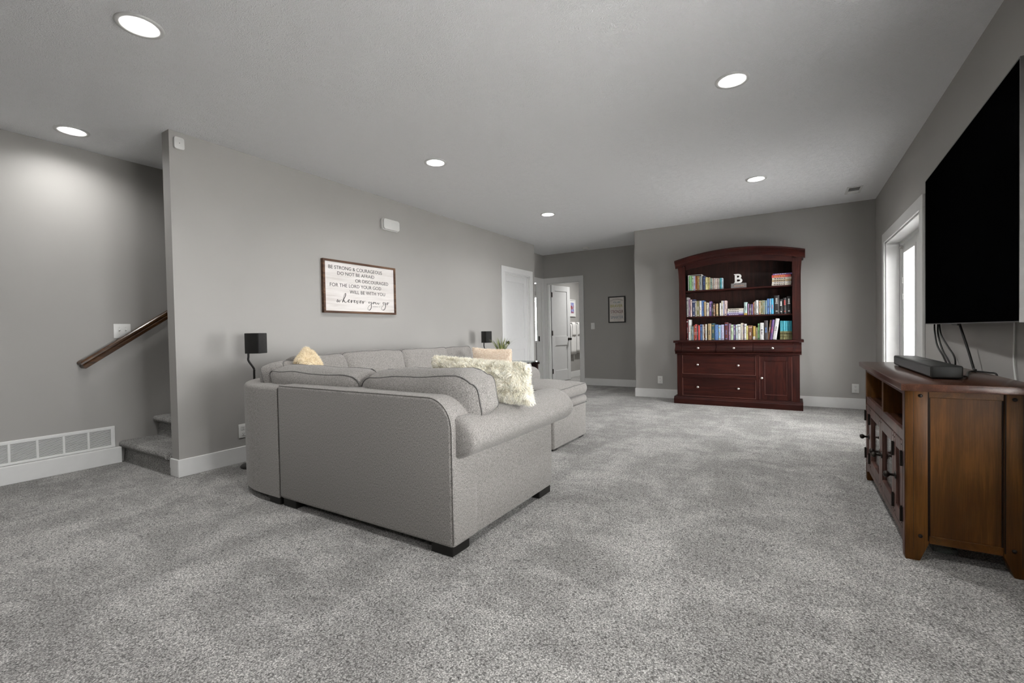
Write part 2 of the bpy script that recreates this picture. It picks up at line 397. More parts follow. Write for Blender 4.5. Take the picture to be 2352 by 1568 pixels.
mb.box(XR, XR + 0.12, QY0 - 0.001, QY0 + 0.014, QZ0, PZ); mb.box(XR, XR + 0.12, QY1 - 0.014, QY1 + 0.001, QZ0, PZ); mb.box(XR, XR + 0.12, QY0, QY1, PZ - 0.014, PZ + 0.001); mb.box(XR - 0.03, XR + 0.12, QY0, QY1, QZ0 - 0.001, QZ0 + 0.014)
struct(mb.build('added_window_trim', TRIM))  # casing round the added window
mb = MB()
for x0, x1, z0, z1 in ((HX0 - 0.093, HX0, 0, DZ), (HX1, HX1 + 0.093, 0, DZ), (HX0 - 0.093, HX1 + 0.093, DZ, DZ + 0.112)): mb.box(x0, x1, YH - 0.018, YH, z0, z1, 0.003, 1)
mb.box(HX0, HX0 + 0.016, YH, YH + T, 0, DZ); mb.box(HX1 - 0.016, HX1, YH, YH + T, 0, DZ); mb.box(HX0, HX1, YH, YH + T, DZ - 0.016, DZ)
mb.box(HX0 + 0.016, HX0 + 0.028, YH + 0.03, YH + 0.07, 0, DZ - 0.016); mb.box(HX1 - 0.028, HX1 - 0.016, YH + 0.03, YH + 0.07, 0, DZ - 0.016)
struct(mb.build('trim_4', TRIM))
mb = MB()      # door stop of the closed door
mb.box(XA - 0.05, XA - 0.036, DY0 + 0.016, DY0 + 0.03, 0, DZ - 0.016); mb.box(XA - 0.05, XA - 0.036, DY1 - 0.03, DY1 - 0.016, 0, DZ - 0.016); mb.box(XA - 0.05, XA - 0.036, DY0 + 0.016, DY1 - 0.016, DZ - 0.03, DZ - 0.016)
struct(mb.build('trim_5', TRIM))

# ---- two-panel door leaf, built in its own axes: x along the width, y through the thickness, z up
def door_leaf(name, wd, ht, M, label=None, knob_side=1, hinges=True):
    st, top, mid, bot, th = 0.115, 0.12, 0.20, 0.24, 0.040
    z0 = 0.012; mz = 0.90
    root = struct(link(name, None, M=M)); root.empty_display_size = 0.05
    if label: root['label'] = label
    mb = MB()
    mb.box(0, st, 0, th, z0, ht, 0.002, 1); mb.box(wd - st, wd, 0, th, z0, ht, 0.002, 1)
    mb.box(st, wd - st, 0, th, ht - top, ht, 0.002, 1); mb.box(st, wd - st, 0, th, mz - mid/2, mz + mid/2, 0.002, 1); mb.box(st, wd - st, 0, th, z0, z0 + bot, 0.002, 1)
    link('leaf_frame', mb.mesh('leaf_frame'), DOORW, root, M)
    for a, b in ((z0 + bot, mz - mid/2), (mz + mid/2, ht - top)):
        p = MB().box(st - 0.004, wd - st + 0.004, 0.012, th - 0.012, a - 0.004, b + 0.004)
        link('door_panel', p.mesh('door_panel'), DOORW, root, M)
    kx = wd - 0.07 if knob_side > 0 else 0.07
    k = MB()
    for s, y0 in ((-1, 0.0), (1, th)):
        k.lathe([(0.033, 0), (0.033, 0.008), (0.012, 0.012), (0.011, 0.035), (0.024, 0.042), (0.030, 0.055), (0.026, 0.068), (0.0001, 0.074)], 16, Matrix.Translation((kx, y0, 0.93)) @ Matrix.Scale(s, 4, (0, 1, 0)), axis='y')
    link('door_knob', k.mesh('door_knob', True, 0.7), BRONZE, root, M)
    if hinges:
        hx = -0.004 if knob_side > 0 else wd + 0.004
        for hz in (0.24, 1.07, 1.90):
            h = MB().box(hx - 0.008, hx + 0.03, -0.004, 0.0, hz - 0.05, hz + 0.05)
            h.lathe([(0.008, hz - 0.055), (0.008, hz + 0.055)], 10, Matrix.Translation((hx, -0.006, 0)))
            link('hinge', h.mesh('hinge'), BRONZE, root, M)
    return root
# closed door in the long wall (its width runs along +y, face looks to +x)
door_leaf('door_1', DY1 - DY0 - 0.036, DZ - 0.02, Matrix.Translation((XA - 0.05, DY0 + 0.018, 0)) @ Matrix.Rotation(PI/2, 4, 'Z'), 'closed white two-panel door in the long wall', -1, hinges=False)
# bathroom door standing open at the end of the hall
door_leaf('door_2', 0.69, DZ - 0.02, Matrix.Translation((HX0 + 0.036, YH + T + 0.008, 0)) @ Matrix.Rotation(math.radians(80), 4, 'Z'), 'open white two-panel door with dark hinges and knob', 1)
# strike plate on the side-door jamb
struct(MB().box(XREC - 0.075, XREC - 0.045, RY1 - 0.02, RY1 - 0.0155, 0.90, 1.01).build('trim_strike_plate', BRONZE))

# ---- glazed double patio door in the right wall, blinds between the panes
WHITEB = plain('white_blind_slat', (0.80, 0.80, 0.80), 0.5, var=0.01)
def patio_door(name, label, PY0, PY1, tilt, ZS=0.0):
    mid = (PY0 + PY1)/2
    door3 = struct(link(name, None, M=Matrix.Translation((1.10, mid, 0))), label)
    fx0, fx1 = 1.047, 1.13
    mb = MB(); mb.box(fx0, fx1 + 0.06, PY0 - 0.02, PY0 + 0.03, ZS, PZ); mb.box(fx0, fx1 + 0.06, PY1 - 0.03, PY1 + 0.02, ZS, PZ); mb.box(fx0, fx1 + 0.06, PY0 + 0.03, PY1 - 0.03, PZ - 0.04, PZ); mb.box(fx0, fx1 + 0.06, PY0, PY1, ZS, ZS + 0.03)
    mb.build('door_frame', TRIM, door3)
    for y0, y1 in ((PY0 + 0.034, mid - 0.003), (mid + 0.003, PY1 - 0.034)):
        s_ = 0.145 if ZS == 0 else 0.06; zt = PZ - 0.045; gt, gb = zt - 0.10, (0.28 if ZS == 0 else ZS + 0.12)
        mb = MB(); mb.box(fx0 + 0.02, fx1, y0, y0 + s_, ZS + 0.035, zt, 0.004, 1); mb.box(fx0 + 0.02, fx1, y1 - s_, y1, ZS + 0.035, zt, 0.004, 1)
        mb.box(fx0 + 0.02, fx1, y0 + s_, y1 - s_, gt, zt, 0.004, 1); mb.box(fx0 + 0.02, fx1, y0 + s_, y1 - s_, ZS + 0.035, gb, 0.004, 1)
        # raised glazing bead
        for a, b, c, d in ((y0 + s_ - 0.02, y0 + s_ + 0.012, gb - 0.02, gt + 0.02), (y1 - s_ - 0.012, y1 - s_ + 0.02, gb - 0.02, gt + 0.02)): mb.box(fx0 + 0.008, fx0 + 0.022, a, b, c, d)
        for c, d in ((gb - 0.02, gb + 0.012), (gt - 0.012, gt + 0.02)): mb.box(fx0 + 0.008, fx0 + 0.022, y0 + s_, y1 - s_, c, d)
        leaf = mb.build('door_leaf', TRIM, door3)
        MB().box(1.082, 1.086, y0 + s_, y1 - s_, gb, gt).build('pane', GLASS, leaf)
        bl = MB(); z = gb + 0.02
        while z < gt - 0.02:
            bl.box(-0.007, 0.007, y0 + s_ + 0.004, y1 - s_ - 0.004, -0.0004, 0.0004, M=Matrix.Translation((1.10, 0, z)) @ Matrix.Rotation(math.radians(tilt), 4, 'Y')); z += 0.0155
        o = bl.build('blind', WHITEB, leaf); o['kind'] = 'stuff'
        ctl = MB()
        for cz in (1.60, 1.42): ctl.box(fx0 - 0.002, fx0 + 0.022, y1 - s_ + 0.004, y1 - s_ + 0.024, cz - 0.035, cz + 0.035, 0.004, 1)
        ctl.build('blind_control', PLATE, leaf)
        if y0 > mid: MB().box(fx0 - 0.008, fx0 + 0.02, y1 - 0.07, y1 - 0.02, zt - 0.05, zt - 0.028, 0.003, 1).build('top_bolt', NICKEL, leaf)
BLIND_TILT = 4
ADDED_WINDOW_TILT = 30  # slats of the added window, turned to throw daylight upward
patio_door('door_3', 'white glazed double patio door with blinds between the panes', PY0, PY1, BLIND_TILT)
patio_door('added_window', 'added unseen window beside the camera for fill daylight', QY0, QY1, ADDED_WINDOW_TILT, QZ0)  # window added out of view to brighten the ceiling and sofa arm
struct(MB().box(1.3, 12, -6, 14, -0.25, -0.2).build('ground', plain('pale_bounce_ground', (0.74, 0.73, 0.71), 0.8)))  # unseen ground, made pale to bounce daylight up to the ceiling

# ---- bedroom window seen as a bright slit beyond the side door
win = struct(link('window_1', None, M=Matrix.Translation((-6.02, 11.25, 0.8))), 'bright bedroom window glimpsed beyond the hall')
mb = MB()
for x0, x1, z0, z1 in ((-6.6, -6.54, .8, 2.12), (-5.51, -5.45, .8, 2.12), (-6.54, -5.51, .8, .86), (-6.54, -5.51, 2.06, 2.12)): mb.box(x0, x1, 11.19, 11.27, z0, z1)
mb.build('window_frame', TRIM, win)
bl = MB(); z = 0.88
while z < 2.04: bl.box(-6.53, -5.52, -0.012, 0.012, -0.0006, 0.0006, M=Matrix.Translation((0, 11.235, z)) @ Matrix.Rotation(math.radians(-35), 4, 'X')); z += 0.026
o = bl.build('blind', WHITEB, win); o['kind'] = 'stuff'

# ---- carpeted stairs climbing behind the stub of the left wall
st = struct(link('stairs', None, M=Matrix.Translation((-4.73, 1.65, 0))), 'carpeted stairs climbing behind the left wall')
RISE, RUN = 0.186, 0.262
for k in range(9):
    y = 1.645 + k*RUN; zt = (k+1)*RISE; pr = []
    y1 = y + RUN + 0.03 if k < 8 else 4.28
    # rounded carpet nosing
    pr = [(y, zt - RISE), (y + 0.012, zt - 0.06)]
    for q in range(9):
        a = -PI/2 - PI*q/8; pr.append((y - 0.004 + 0.028*math.cos(a), zt - 0.028 + 0.028*math.sin(a)))
    pr += [(y1, zt), (y1, zt - RISE)]
    MB().prism(pr, 'x', XS + 0.004, XA - T - 0.004).build('stair_step', STAIRC, st, True, ang=0.9)

# ================================================================== LAMPS
LNAMES = {0: 'round recessed ceiling lamp nearest the camera, upper left', 1: 'round recessed ceiling lamp left of centre, second in its row',
  2: 'small far round ceiling lamp before the hall', 3: 'round recessed ceiling lamp to the upper right, before the television', 4: 'far round ceiling lamp above the bookcase',
  5: 'round recessed ceiling lamp over the stair foot at far left', 6: 'round recessed ceiling lamp straight above the camera', 7: 'round recessed ceiling lamp behind the camera, left',
  8: 'round recessed ceiling lamp behind the camera, right', 9: 'round recessed ceiling lamp inside the bathroom'}
trim_me = MB().lathe([(0.106, 0.0), (0.104, -0.006), (0.094, -0.008), (0.076, -0.004), (0.072, 0.020), (0.070, 0.034)], 40, cap=False).mesh('lamp_trim', True)
can_me = MB().lathe([(0.088, 0.001), (0.088, 0.075), (0.0001, 0.075)], 24, cap=False).mesh('lamp_can', True, 0.6)
lens_me = MB().lathe([(0.0712, 0.026), (0.0712, 0.030)], 32).mesh('lamp_lens')
for i, (x, y) in enumerate(LAMPS):
    t = thing('ceiling_lamp', LNAMES[i], 'ceiling lamp', (x, y, H), 'recessed ceiling lamps'); M = WM[t.name]
    link('trim_ring', trim_me, TRIM, t, M); link('lamp_can', can_me, BLACKM, t, M); link('lens', lens_me, LENS, t, M)
    ld = bpy.data.lights.new('lamp_light', 'AREA'); ld.shape = 'DISK'; ld.size = 0.138; ld.energy = LAMP_WATTS * (2.6 if i == 9 else 0.6 if i == 5 else 0.85 if i == 0 else 1.0); ld.spread = math.radians(LAMP_SPREAD); ld.color = (1.0, 0.99, 0.972)
    lo = bpy.data.objects.new('lamp_light', ld); COL.objects.link(lo); lo.parent = t; lo.matrix_parent_inverse = M.inverted(); lo.matrix_basis = Matrix.Translation((x, y, H + 0.024))

# ================================================================== SECTIONAL SOFA
sofa = thing('sectional_sofa', 'large grey tweed sectional sofa with rolled arms, curved corner and chaise', 'sofa', (-2.6, 2.7, 0))
def wobble(p, amp, f=5.0):
    return p + Vector((noise.noise(p*f), noise.noise(p*f + Vector((7, 3, 1))), noise.noise(p*f + Vector((1, 9, 5))))) * amp
def cushion_mesh(w, t, h, r=0.05, puff=0.05, amp=0.006, n=14, seed=0, tuck=0.0, lift=0.0):
    """box cushion, w along x, t along y (thickness), h along z, origin in the middle; returns mesh and two piping outlines"""
    bm = bmesh.new(); bmesh.ops.create_cube(bm, size=2.0); bmesh.ops.subdivide_edges(bm, edges=bm.edges, cuts=n, use_grid_fill=True)
    off = Vector((seed*3.7, seed*1.3, seed*2.1))
    def warp(u):
        q = Vector((u.x*w/2, u.y*t/2, u.z*h/2)); rr = min(r, t/2*0.98)
        # round the outline in the plane of the cushion
        ix, iz = max(-w/2 + r, min(w/2 - r, q.x)), max(-h/2 + r, min(h/2 - r, q.z))
        d = Vector((q.x - ix, 0, q.z - iz))
        if d.length > 1e-6:
            m = max(abs(d.x), abs(d.z)); d = d.normalized() * m; q.x, q.z = ix + d.x, iz + d.z
        fx, fz = 1 - u.x**4, 1 - u.z**4
        q.y *= (0.80 + 0.20*min(1, fx*fz*3)); q.y += (1 if u.y > 0 else -1) * abs(u.y) * puff * (1-u.x**2)**0.7 * (1-u.z**2)**0.7 if abs(u.y) > 0.999 else 0
        side = (1 - u.y**2) * 0.02
        if abs(u.x) > 0.999: q.x += side * (1 if u.x > 0 else -1)
        if abs(u.z) > 0.999: q.z += side * (1 if u.z > 0 else -1) * (1 - u.x**2*0.5)
        q.z += lift * ((u.x + 1)/2)**3 * (0.5 - 0.5*u.z)
        nn = noise.noise(Vector((q.x, q.y, q.z))*6 + off)
        q += Vector((noise.noise(q*5 + off)*amp, noise.noise(q*5 + off + Vector((5, 2, 8)))*amp, nn*amp))
        return q
    for v in bm.verts: v.co = warp(v.co)
    me = bpy.data.meshes.new('cushion'); bm.to_mesh(me); bm.free()
    for p in me.polygons: p.use_smooth = True
    outl = []
    for sy in (-1, 1):
        ring = []; k = 44
        for e in range(4):
            for i in range(k//4*2):
                a = -1 + 2*i/(k//4*2)
                u = ((a, 1), (1, -a), (-a, -1), (-1, a))[e]; ring.append(warp(Vector((u[0], sy, u[1]))))
        outl.append(ring)
    return me, outl
def cushion(name, parent, M, w, t, h, mat=FAB, pipe=True, **k):
    me, outl = cushion_mesh(w, t, h, **k); me.name = name
    o = link(name, me, mat, parent, M)
    if pipe:
        mb = MB()
        for ring in outl: mb.tube(ring, 0.0036, 6, closed=True)
        link('piping', mb.mesh('piping', True), PIPE, o, M)
    return o
def euler(loc, rx=0, ry=0, rz=0):
    return Matrix.Translation(loc) @ Matrix.Rotation(math.radians(rz), 4, 'Z') @ Matrix.Rotation(math.radians(ry), 4, 'Y') @ Matrix.Rotation(math.radians(rx), 4, 'X')

YBK = 1.70; ZB = 0.052
# near back: rectangle with its upper right corner rounded away
def near_back():
    x0, x1, zt, r = -2.843, -1.402, 0.788, 0.15
    pts = [(x0, ZB), (x1, ZB), (x1, zt - r)]
    for k in range(1, 11):
        a = PI/2*k/10; pts.append((x1 - r + r*math.cos(a), zt - r + r*math.sin(a)))
    pts += [(x0, zt)]
    mb = MB().prism(pts, 'y', YBK, YBK + 0.21)
    bmesh.ops.recalc_face_normals(mb.bm, faces=mb.bm.faces); mb.bevel(0.022, 3, 0.9)
    o = mb.build('back_panel', FAB, sofa, True, ang=0.6)
    ln = [(x1 - 0.002, YBK + 0.006, z) for z in (ZB + 0.02, 0.3, 0.5, zt - r)] + [(x1 - r + (r - 0.004)*math.cos(PI/2*k/10), YBK + 0.006, zt - r + (r - 0.004)*math.sin(PI/2*k/10)) for k in range(1, 11)] + [(x, YBK + 0.006, zt - 0.004) for x in (-1.9, -2.4, x0 + 0.02)]
    MB().tube(ln, 0.0028, 6).build('welt', FAB, o, True)
near_back()
# curved corner back
def corner_back():
    xs, R_, XL, ye, th = -3.05, 0.74, -3.79, 2.66, 0.19
    path = [Vector((x, YBK, 0)) for x in (-2.852, -2.95)] 
    nrm = [Vector((0, -1, 0))] * 2
    for k in range(17):
        a = PI/2*k/16; nrm.append(Vector((-math.sin(a), -math.cos(a), 0))); path.append(Vector((xs - R_*math.sin(a), YBK + R_ - R_*math.cos(a), 0)))
    path += [Vector((XL, 2.55, 0)), Vector((XL, ye, 0))]; nrm += [Vector((-1, 0, 0))] * 2
    zt = 0.775; prof = [(0, ZB), (0, zt - 0.03)] + [(0.03 - 0.03*math.cos(PI/2*k/4), zt - 0.03 + 0.03*math.sin(PI/2*k/4)) for k in range(1, 5)] + [(th - 0.04, zt), (th - 0.012, zt - 0.012), (th, zt - 0.04), (th, ZB)]
    mb = MB(); rings = [[mb.bm.verts.new(p - nn*d + Vector((0, 0, z))) for d, z in prof] for p, nn in zip(path, nrm)]
    for A, B in zip(rings, rings[1:]):
        for k in range(len(prof)): mb._f([A[k], A[(k+1) % len(prof)], B[(k+1) % len(prof)], B[k]])
    mb._f(rings[0]); mb._f(rings[-1][::-1])
    o = mb.build('corner_back', FAB, sofa, True, ang=0.7)
    MB().tube([p - nn*0.004 + Vector((0, 0, zt - 0.022)) for p, nn in zip(path, nrm)], 0.0026, 6).build('welt', FAB, o, True)
corner_back()
MB().box(-2.8535, -2.842, YBK + 0.012, YBK + 0.19, ZB + 0.01, 0.762).build('seam_gap', PIPE, sofa)
MB().box(-3.79, -3.58, 2.665, 4.76, ZB, 0.775, 0.03, 3).build('back_panel', FAB, sofa, True, ang=0.6)
# seat bases
mb = MB(); mb.box(-2.84, -1.64, 1.90, 2.74, ZB, 0.42, 0.015, 2); mb.build('seat_base', FAB, sofa, True, ang=0.6)
pts = [(-2.845, 1.88), (-2.845, 2.74), (-2.74, 2.66), (-3.60, 2.66), (-3.60, 2.45)]
for k in range(1, 9):
    a = PI/2*(1 - k/8); pts.append((-3.05 - 0.56*math.sin(a), YBK + 0.74 - 0.56*math.cos(a)))
mb = MB().prism([(-2.845, 1.88), (-2.845, 2.74), (-2.75, 2.85), (-2.75, 3.0), (-3.59, 3.0)] + pts[4:], 'z', ZB, 0.42); mb.build('seat_base', FAB, sofa)
MB().box(-3.59, -2.75, 3.0, 3.70, ZB, 0.42, 0.012, 2).build('seat_base', FAB, sofa, True, ang=0.6)
MB().box(-3.59, -1.853, 3.705, 4.47, 0.018, 0.362, 0.02, 3).build('chaise_base', FAB, sofa, True, ang=0.6)
o = MB().box(-3.59, -1.838, 3.695, 4.485, 0.352, 0.445, 0.042, 4).build('chaise_deck', FAB, sofa, True, ang=0.9)
MB().tube([(-3.4, 3.692, 0.362), (-1.88, 3.692, 0.362), (-1.838, 3.73, 0.362), (-1.838, 4.45, 0.362), (-1.88, 4.488, 0.362), (-3.4, 4.488, 0.362)], 0.003, 6).build('welt', PIPE, o, True)
# seat cushions (thickness axis turned upright)
up = lambda loc, rz=0: euler(loc, 90, 0, rz)
cushion('seat_cushion', sofa, up((-2.22, 2.33, 0.49)), 1.16, 0.14, 0.84, seed=1, puff=0.025)
cushion('seat_cushion', sofa, up((-3.13, 2.45, 0.49), -45), 0.95, 0.14, 0.80, seed=2, puff=0.025, r=0.15)
cushion('seat_cushion', sofa, up((-3.16, 3.30, 0.49)), 0.86, 0.14, 0.80, seed=3, puff=0.025)
cushion('chaise_cushion', sofa, up((-2.70, 4.095, 0.508)), 1.72, 0.125, 0.80, seed=4, puff=0.035, r=0.09)
# rolled arms
def roll_arm(name, length, M, seed):
    """roll along +y from 0 to length, outer side +x"""
    mb = MB(); rx, rz, n, m = 0.172, 0.111, 28, 64; rings = []
    for i in range(m + 1):
        s = i/m; y = s*length
        e = min(y, 0.03)/0.03; e2 = min(length - y, 0.075)/0.075
        k = (1 - (1 - e)**2*0.12)**1.0 * math.sqrt(max(0.0, 1 - 0.93*(1 - e2)**2.0)) if y > length - 0.075 else (1 - (1 - e)**2*0.12)
        k = max(k, 0.02); ring = []
        for j in range(n):
            a = 2*PI*j/n; p = Vector((rx*k*math.cos(a), y, rz*k*math.sin(a)*(1.05 if math.sin(a) > 0 else 1)))
            q = wobble(p + Vector((seed, 0, 0)), 0.004, 6) - Vector((seed, 0, 0)); ring.append(mb.bm.verts.new(q))
        rings.append(ring)
    for A, B in zip(rings, rings[1:]):
        for j in range(n): mb._f([A[j], A[(j+1) % n], B[(j+1) % n], B[j]])
    mb._f(rings[0]); mb._f(rings[-1][::-1])
    return link(name, mb.mesh(name, True, 1.0), FAB, sofa, M)
roll_arm('arm_roll', 1.215, Matrix.Translation((-1.463, 1.735, 0.583)), 0.0)
MB().box(-1.66, -1.412, YBK + 0.02, 2.79, ZB, 0.56, 0.012, 2).build('arm_panel', FAB, sofa, True, ang=0.6)
Mfar = Matrix.Translation((-3.72, 4.62, 0.583)) @ Matrix.Rotation(-PI/2, 4, 'Z') @ Matrix.Scale(-1, 4, (1, 0, 0))
roll_arm('arm_roll', 1.20, Mfar, 3.0)
MB().box(-3.60, -2.62, 4.49, 4.74, ZB, 0.56, 0.012, 2).build('arm_panel', FAB, sofa, True, ang=0.6)
# feet
for x0, x1, y0, y1 in ((-1.565, -1.425, 1.72, 1.86), (-2.835, -2.70, 1.72, 1.85), (-2.985, -2.86, 1.715, 1.84), (-1.555, -1.425, 2.62, 2.78), (-3.75, -3.63, 2.70, 2.82), (-3.75, -3.63, 4.6, 4.72), (-2.76, -2.66, 4.58, 4.70), (-1.98, -1.88, 3.73, 3.83), (-1.98, -1.88, 4.35, 4.45)):
    MB().box(x0, x1, y0, y1, 0, ZB + (0.0 if y0 < 3.7 or x0 < -2.2 else -0.034), 0.004, 1).build('foot', BLACKW, sofa)
# loose back cushions
cushion('back_cushion', sofa, euler((-2.70, 1.965, 0.660), 13, 1.0, 0), 0.93, 0.19, 0.44, seed=5, amp=0.012)
cushion('back_cushion', sofa, euler((-1.800, 1.975, 0.662), 13, -2.5, 0), 0.90, 0.20, 0.45, seed=6, amp=0.012, r=0.14, lift=0.18, puff=0.06)
cushion('back_cushion', sofa, euler((-3.37, 2.14, 0.672), 14, -3, -45), 0.70, 0.19, 0.45, seed=7, amp=0.012)
for y, wd, sd, dz in ((2.46, 0.50, 8, 0.0), (3.035, 0.74, 9, 0.01), (3.765, 0.74, 10, 0.005), (4.33, 0.50, 11, 0.005)):
    cushion('back_cushion', sofa, euler((-3.47, y, 0.695 + dz), 13, 0, -90), wd, 0.20, 0.46, seed=sd, amp=0.012)

# ================================================================== FUR THROW PILLOWS
def fur_mat(name, root, tip):
    m, nt, b = nodes(name); n = N(nt, 'ShaderNodeTexNoise', i_Scale=55.0, i_Detail=2.0); nt.links.new(coords(nt), n.inputs['Vector'])
    r = ramp(nt, [(0.3, root), (0.62, tip)]); nt.links.new(n.outputs['Fac'], r.inputs['Fac']); nt.links.new(r.outputs['Color'], b.inputs['Base Color'])
    b.inputs['Roughness'].default_value = 0.75; b.inputs['Specular IOR Level'].default_value = 0.2; return m
def fur_pillow(label, M, w, t, h, mat, count, flen, seed):
    rnd = random.Random(seed)
    root = thing('throw_pillow', label, 'pillow', tuple(M.translation), 'fur throw pillows')
    # knife-edge pillow: thin at the rim, pointed corners
    bm = bmesh.new(); bmesh.ops.create_cube(bm, size=2.0); bmesh.ops.subdivide_edges(bm, edges=bm.edges, cuts=12, use_grid_fill=True)
    for v in bm.verts:
        u = v.co.copy(); k = (1 - abs(u.x)**2.6) * (1 - abs(u.z)**2.6)
        v.co = Vector((u.x*w/2*(1 - 0.05*(1 - u.z*u.z)), u.y*t/2*(0.16 + 0.84*max(0, k)**0.55), u.z*h/2*(1 - 0.06*(1 - u.x*u.x))))
    bmesh.ops.triangulate(bm, faces=bm.faces); bm.normal_update()
    tris = [(f.calc_area(), [v.co.copy() for v in f.verts], f.normal.copy()) for f in bm.faces]
    me = bpy.data.meshes.new('pillow_body'); bm.to_mesh(me); bm.free()
    for p in me.polygons: p.use_smooth = True
    link('pillow_body', me, mat, root, M)
    tot = sum(a for a, _, _ in tris); vs, fs = [], []
    R3 = M.to_3x3(); dn = R3.inverted() @ Vector((0, 0, -1))
    for a, tr, nr in tris:
        kf = a / tot * count; k = int(kf) + (1 if rnd.random() < kf - int(kf) else 0)
        for _ in range(k):
            r1, r2 = rnd.random(), rnd.random()
            if r1 + r2 > 1: r1, r2 = 1 - r1, 1 - r2
            p = tr[0] + (tr[1]-tr[0])*r1 + (tr[2]-tr[0])*r2
            cl = Vector((noise.noise(p*22 + Vector((seed, 0, 0))), noise.noise(p*22 + Vector((0, seed, 9))), noise.noise(p*22 + Vector((4, 9, seed)))))
            d = (nr*0.9 + dn*0.18 + cl*1.0 + Vector((rnd.gauss(0, .22), rnd.gauss(0, .22), rnd.gauss(0, .22)))).normalized()
            L = flen * rnd.uniform(0.65, 1.15); s = d.orthogonal().normalized()
            s = (s*math.cos(rnd.random()*6.28) + d.cross(s)*math.sin(rnd.random()*6.28)) * flen*0.055
            m = p + d*L*0.5; e = p + (d*0.88 + dn*0.14 + cl*0.3).normalized()*L
            b0 = len(vs); vs += [p - s, p + s, m - s*0.8, m + s*0.8, e]; fs += [(b0, b0+1, b0+3, b0+2), (b0+2, b0+3, b0+4)]
    me = bpy.data.meshes.new('fur'); me.from_pydata(vs, [], fs)
    o = link('fur', me, mat, root, M); o['kind'] = 'stuff'; return root
FUR1 = fur_mat('cream_long_fur', (0.86, 0.81, 0.67), (0.96, 0.94, 0.85))
FUR2 = fur_mat('tan_cream_fur', (0.76, 0.62, 0.40), (0.93, 0.84, 0.66))
FUR3 = fur_mat('beige_pink_fur', (0.78, 0.64, 0.50), (0.93, 0.83, 0.71))
fur_pillow('wide cream shaggy fur pillow lying by the near rolled arm', euler((-1.585, 2.20, 0.826), 14, 3.0, 0), 0.69, 0.18, 0.22, FUR1, 42000, 0.024, 3)
fur_pillow('tan cream fur pillow tucked in the sofa corner', euler((-3.20, 2.19, 0.812), 16, 9, -40), 0.40, 0.18, 0.34, FUR2, 22000, 0.022, 5)
fur_pillow('beige fur pillow leaning on the far rolled arm', euler((-2.98, 4.40, 0.72), 10, 2, 3), 0.52, 0.15, 0.40, FUR3, 22000, 0.017, 8)

# ================================================================== BOOKCASE
bc = thing('bookcase_hutch', 'dark cherry bookcase hutch with arched crown, drawers and cabinet door', 'bookcase', (-0.69, 7.28, 0))
yb1 = 7.508
# base
MB().prism([(7.045, 0), (7.045, 0.072), (7.052, 0.083), (7.064, 0.09), (7.070, 0.104), (yb1, 0.104), (yb1, 0)], 'x', -1.515, 0.115).build('plinth', CHH, bc)
MB().box(-1.468, 0.076, 7.098, yb1, 0.10, 0.90).build('carcass', CHV, bc)
for x0, x1, z0, z1, m in ((-1.472, -1.398, 0.104, 0.735, CHV), (-0.430, -0.390, 0.104, 0.735, CHV), (-0.003, 0.080, 0.104, 0.735, CHV)):
    MB().box(x0, x1, 7.080, 7.10, z0, z1, 0.002, 1).build('stile', m, bc)
for x0, x1, z0, z1 in ((-1.398, -0.43, 0.719, 0.735), (-1.398, -0.43, 0.388, 0.442), (-1.398, -0.43, 0.104, 0.119), (-0.39, -0.003, 0.715, 0.735), (-0.39, -0.003, 0.104, 0.117)):
    MB().box(x0, x1, 7.080, 7.10, z0, z1, 0.002, 1).build('rail', CHH, bc)
MB().prism([(7.062, 0.735), (7.050, 0.742), (7.050, 0.752), (7.062, 0.760), (7.15, 0.760), (7.15, 0.735)], 'x', -1.492, 0.100).build('ledge_moulding', CHH, bc)
knob_me = MB().lathe([(0.007, 0), (0.006, 0.012), (0.008, 0.016), (0.0145, 0.020), (0.0165, 0.027), (0.013, 0.034), (0.0001, 0.037)], 16, Matrix.Scale(-1, 4, (0, 1, 0)), axis='y').mesh('knob', True, 1.0)
def knob(parent, x, y, z): return link('knob', knob_me, NICKEL, parent, Matrix.Translation((x, y, z)))
ogee = [(7.10, 0.762), (7.052, 0.762)]
for k in range(13):
    t = k/12; z = 0.764 + 0.134*t
    ogee.append((7.058 - 0.032*math.exp(-((t-0.22)/0.22)**2) + 0.006*math.exp(-((t-0.68)/0.2)**2) - 0.012*max(0, t-0.8)/0.2, z))
ogee.append((7.10, 0.898))
for x0, x1, kx in ((-1.399, -0.933, -1.163), (-0.930, -0.464, -0.696), (-0.461, 0.006, -0.228)):
    d = MB().prism(ogee, 'x', x0 + 0.0015, x1 - 0.0015).build('drawer', CHH, bc, True, ang=0.6); knob(d, kx, 7.032, 0.826)
for x0, x1 in ((-1.492, -1.403), (0.009, 0.100)):
    MB().prism(ogee, 'x', x0, x1).build('corner_block', CHV, bc, True, ang=0.6)
for z0, z1, zk in ((0.445, 0.716, 0.580), (0.122, 0.385, 0.254)):
    d = MB().box(-1.394, -0.434, 7.084, 7.10, z0, z1, 0.003, 1).build('drawer', CHH, bc)
    mb = MB()
    for a, b, c, e in ((-1.386, -0.442, z1 - 0.008, z1), (-1.386, -0.442, z0, z0 + 0.008), (-1.394, -1.386, z0, z1), (-0.442, -0.434, z0, z1)): mb.box(a, b, 7.077, 7.086, c, e, 0.003, 2)
    mb.build('bead', CHH, d); eb = MB()
    for a, b, c, e in ((-1.3945, -1.3905, z0, z1), (-0.437, -0.4335, z0, z1), (-1.39, -0.437, z0, z0 + 0.003)): eb.box(a, b, 7.0755, 7.0785, c, e)
    eb.build('worn_edge', BEAD, d); knob(d, -1.180, 7.084, zk); knob(d, -0.648, 7.084, zk)
d = MB()
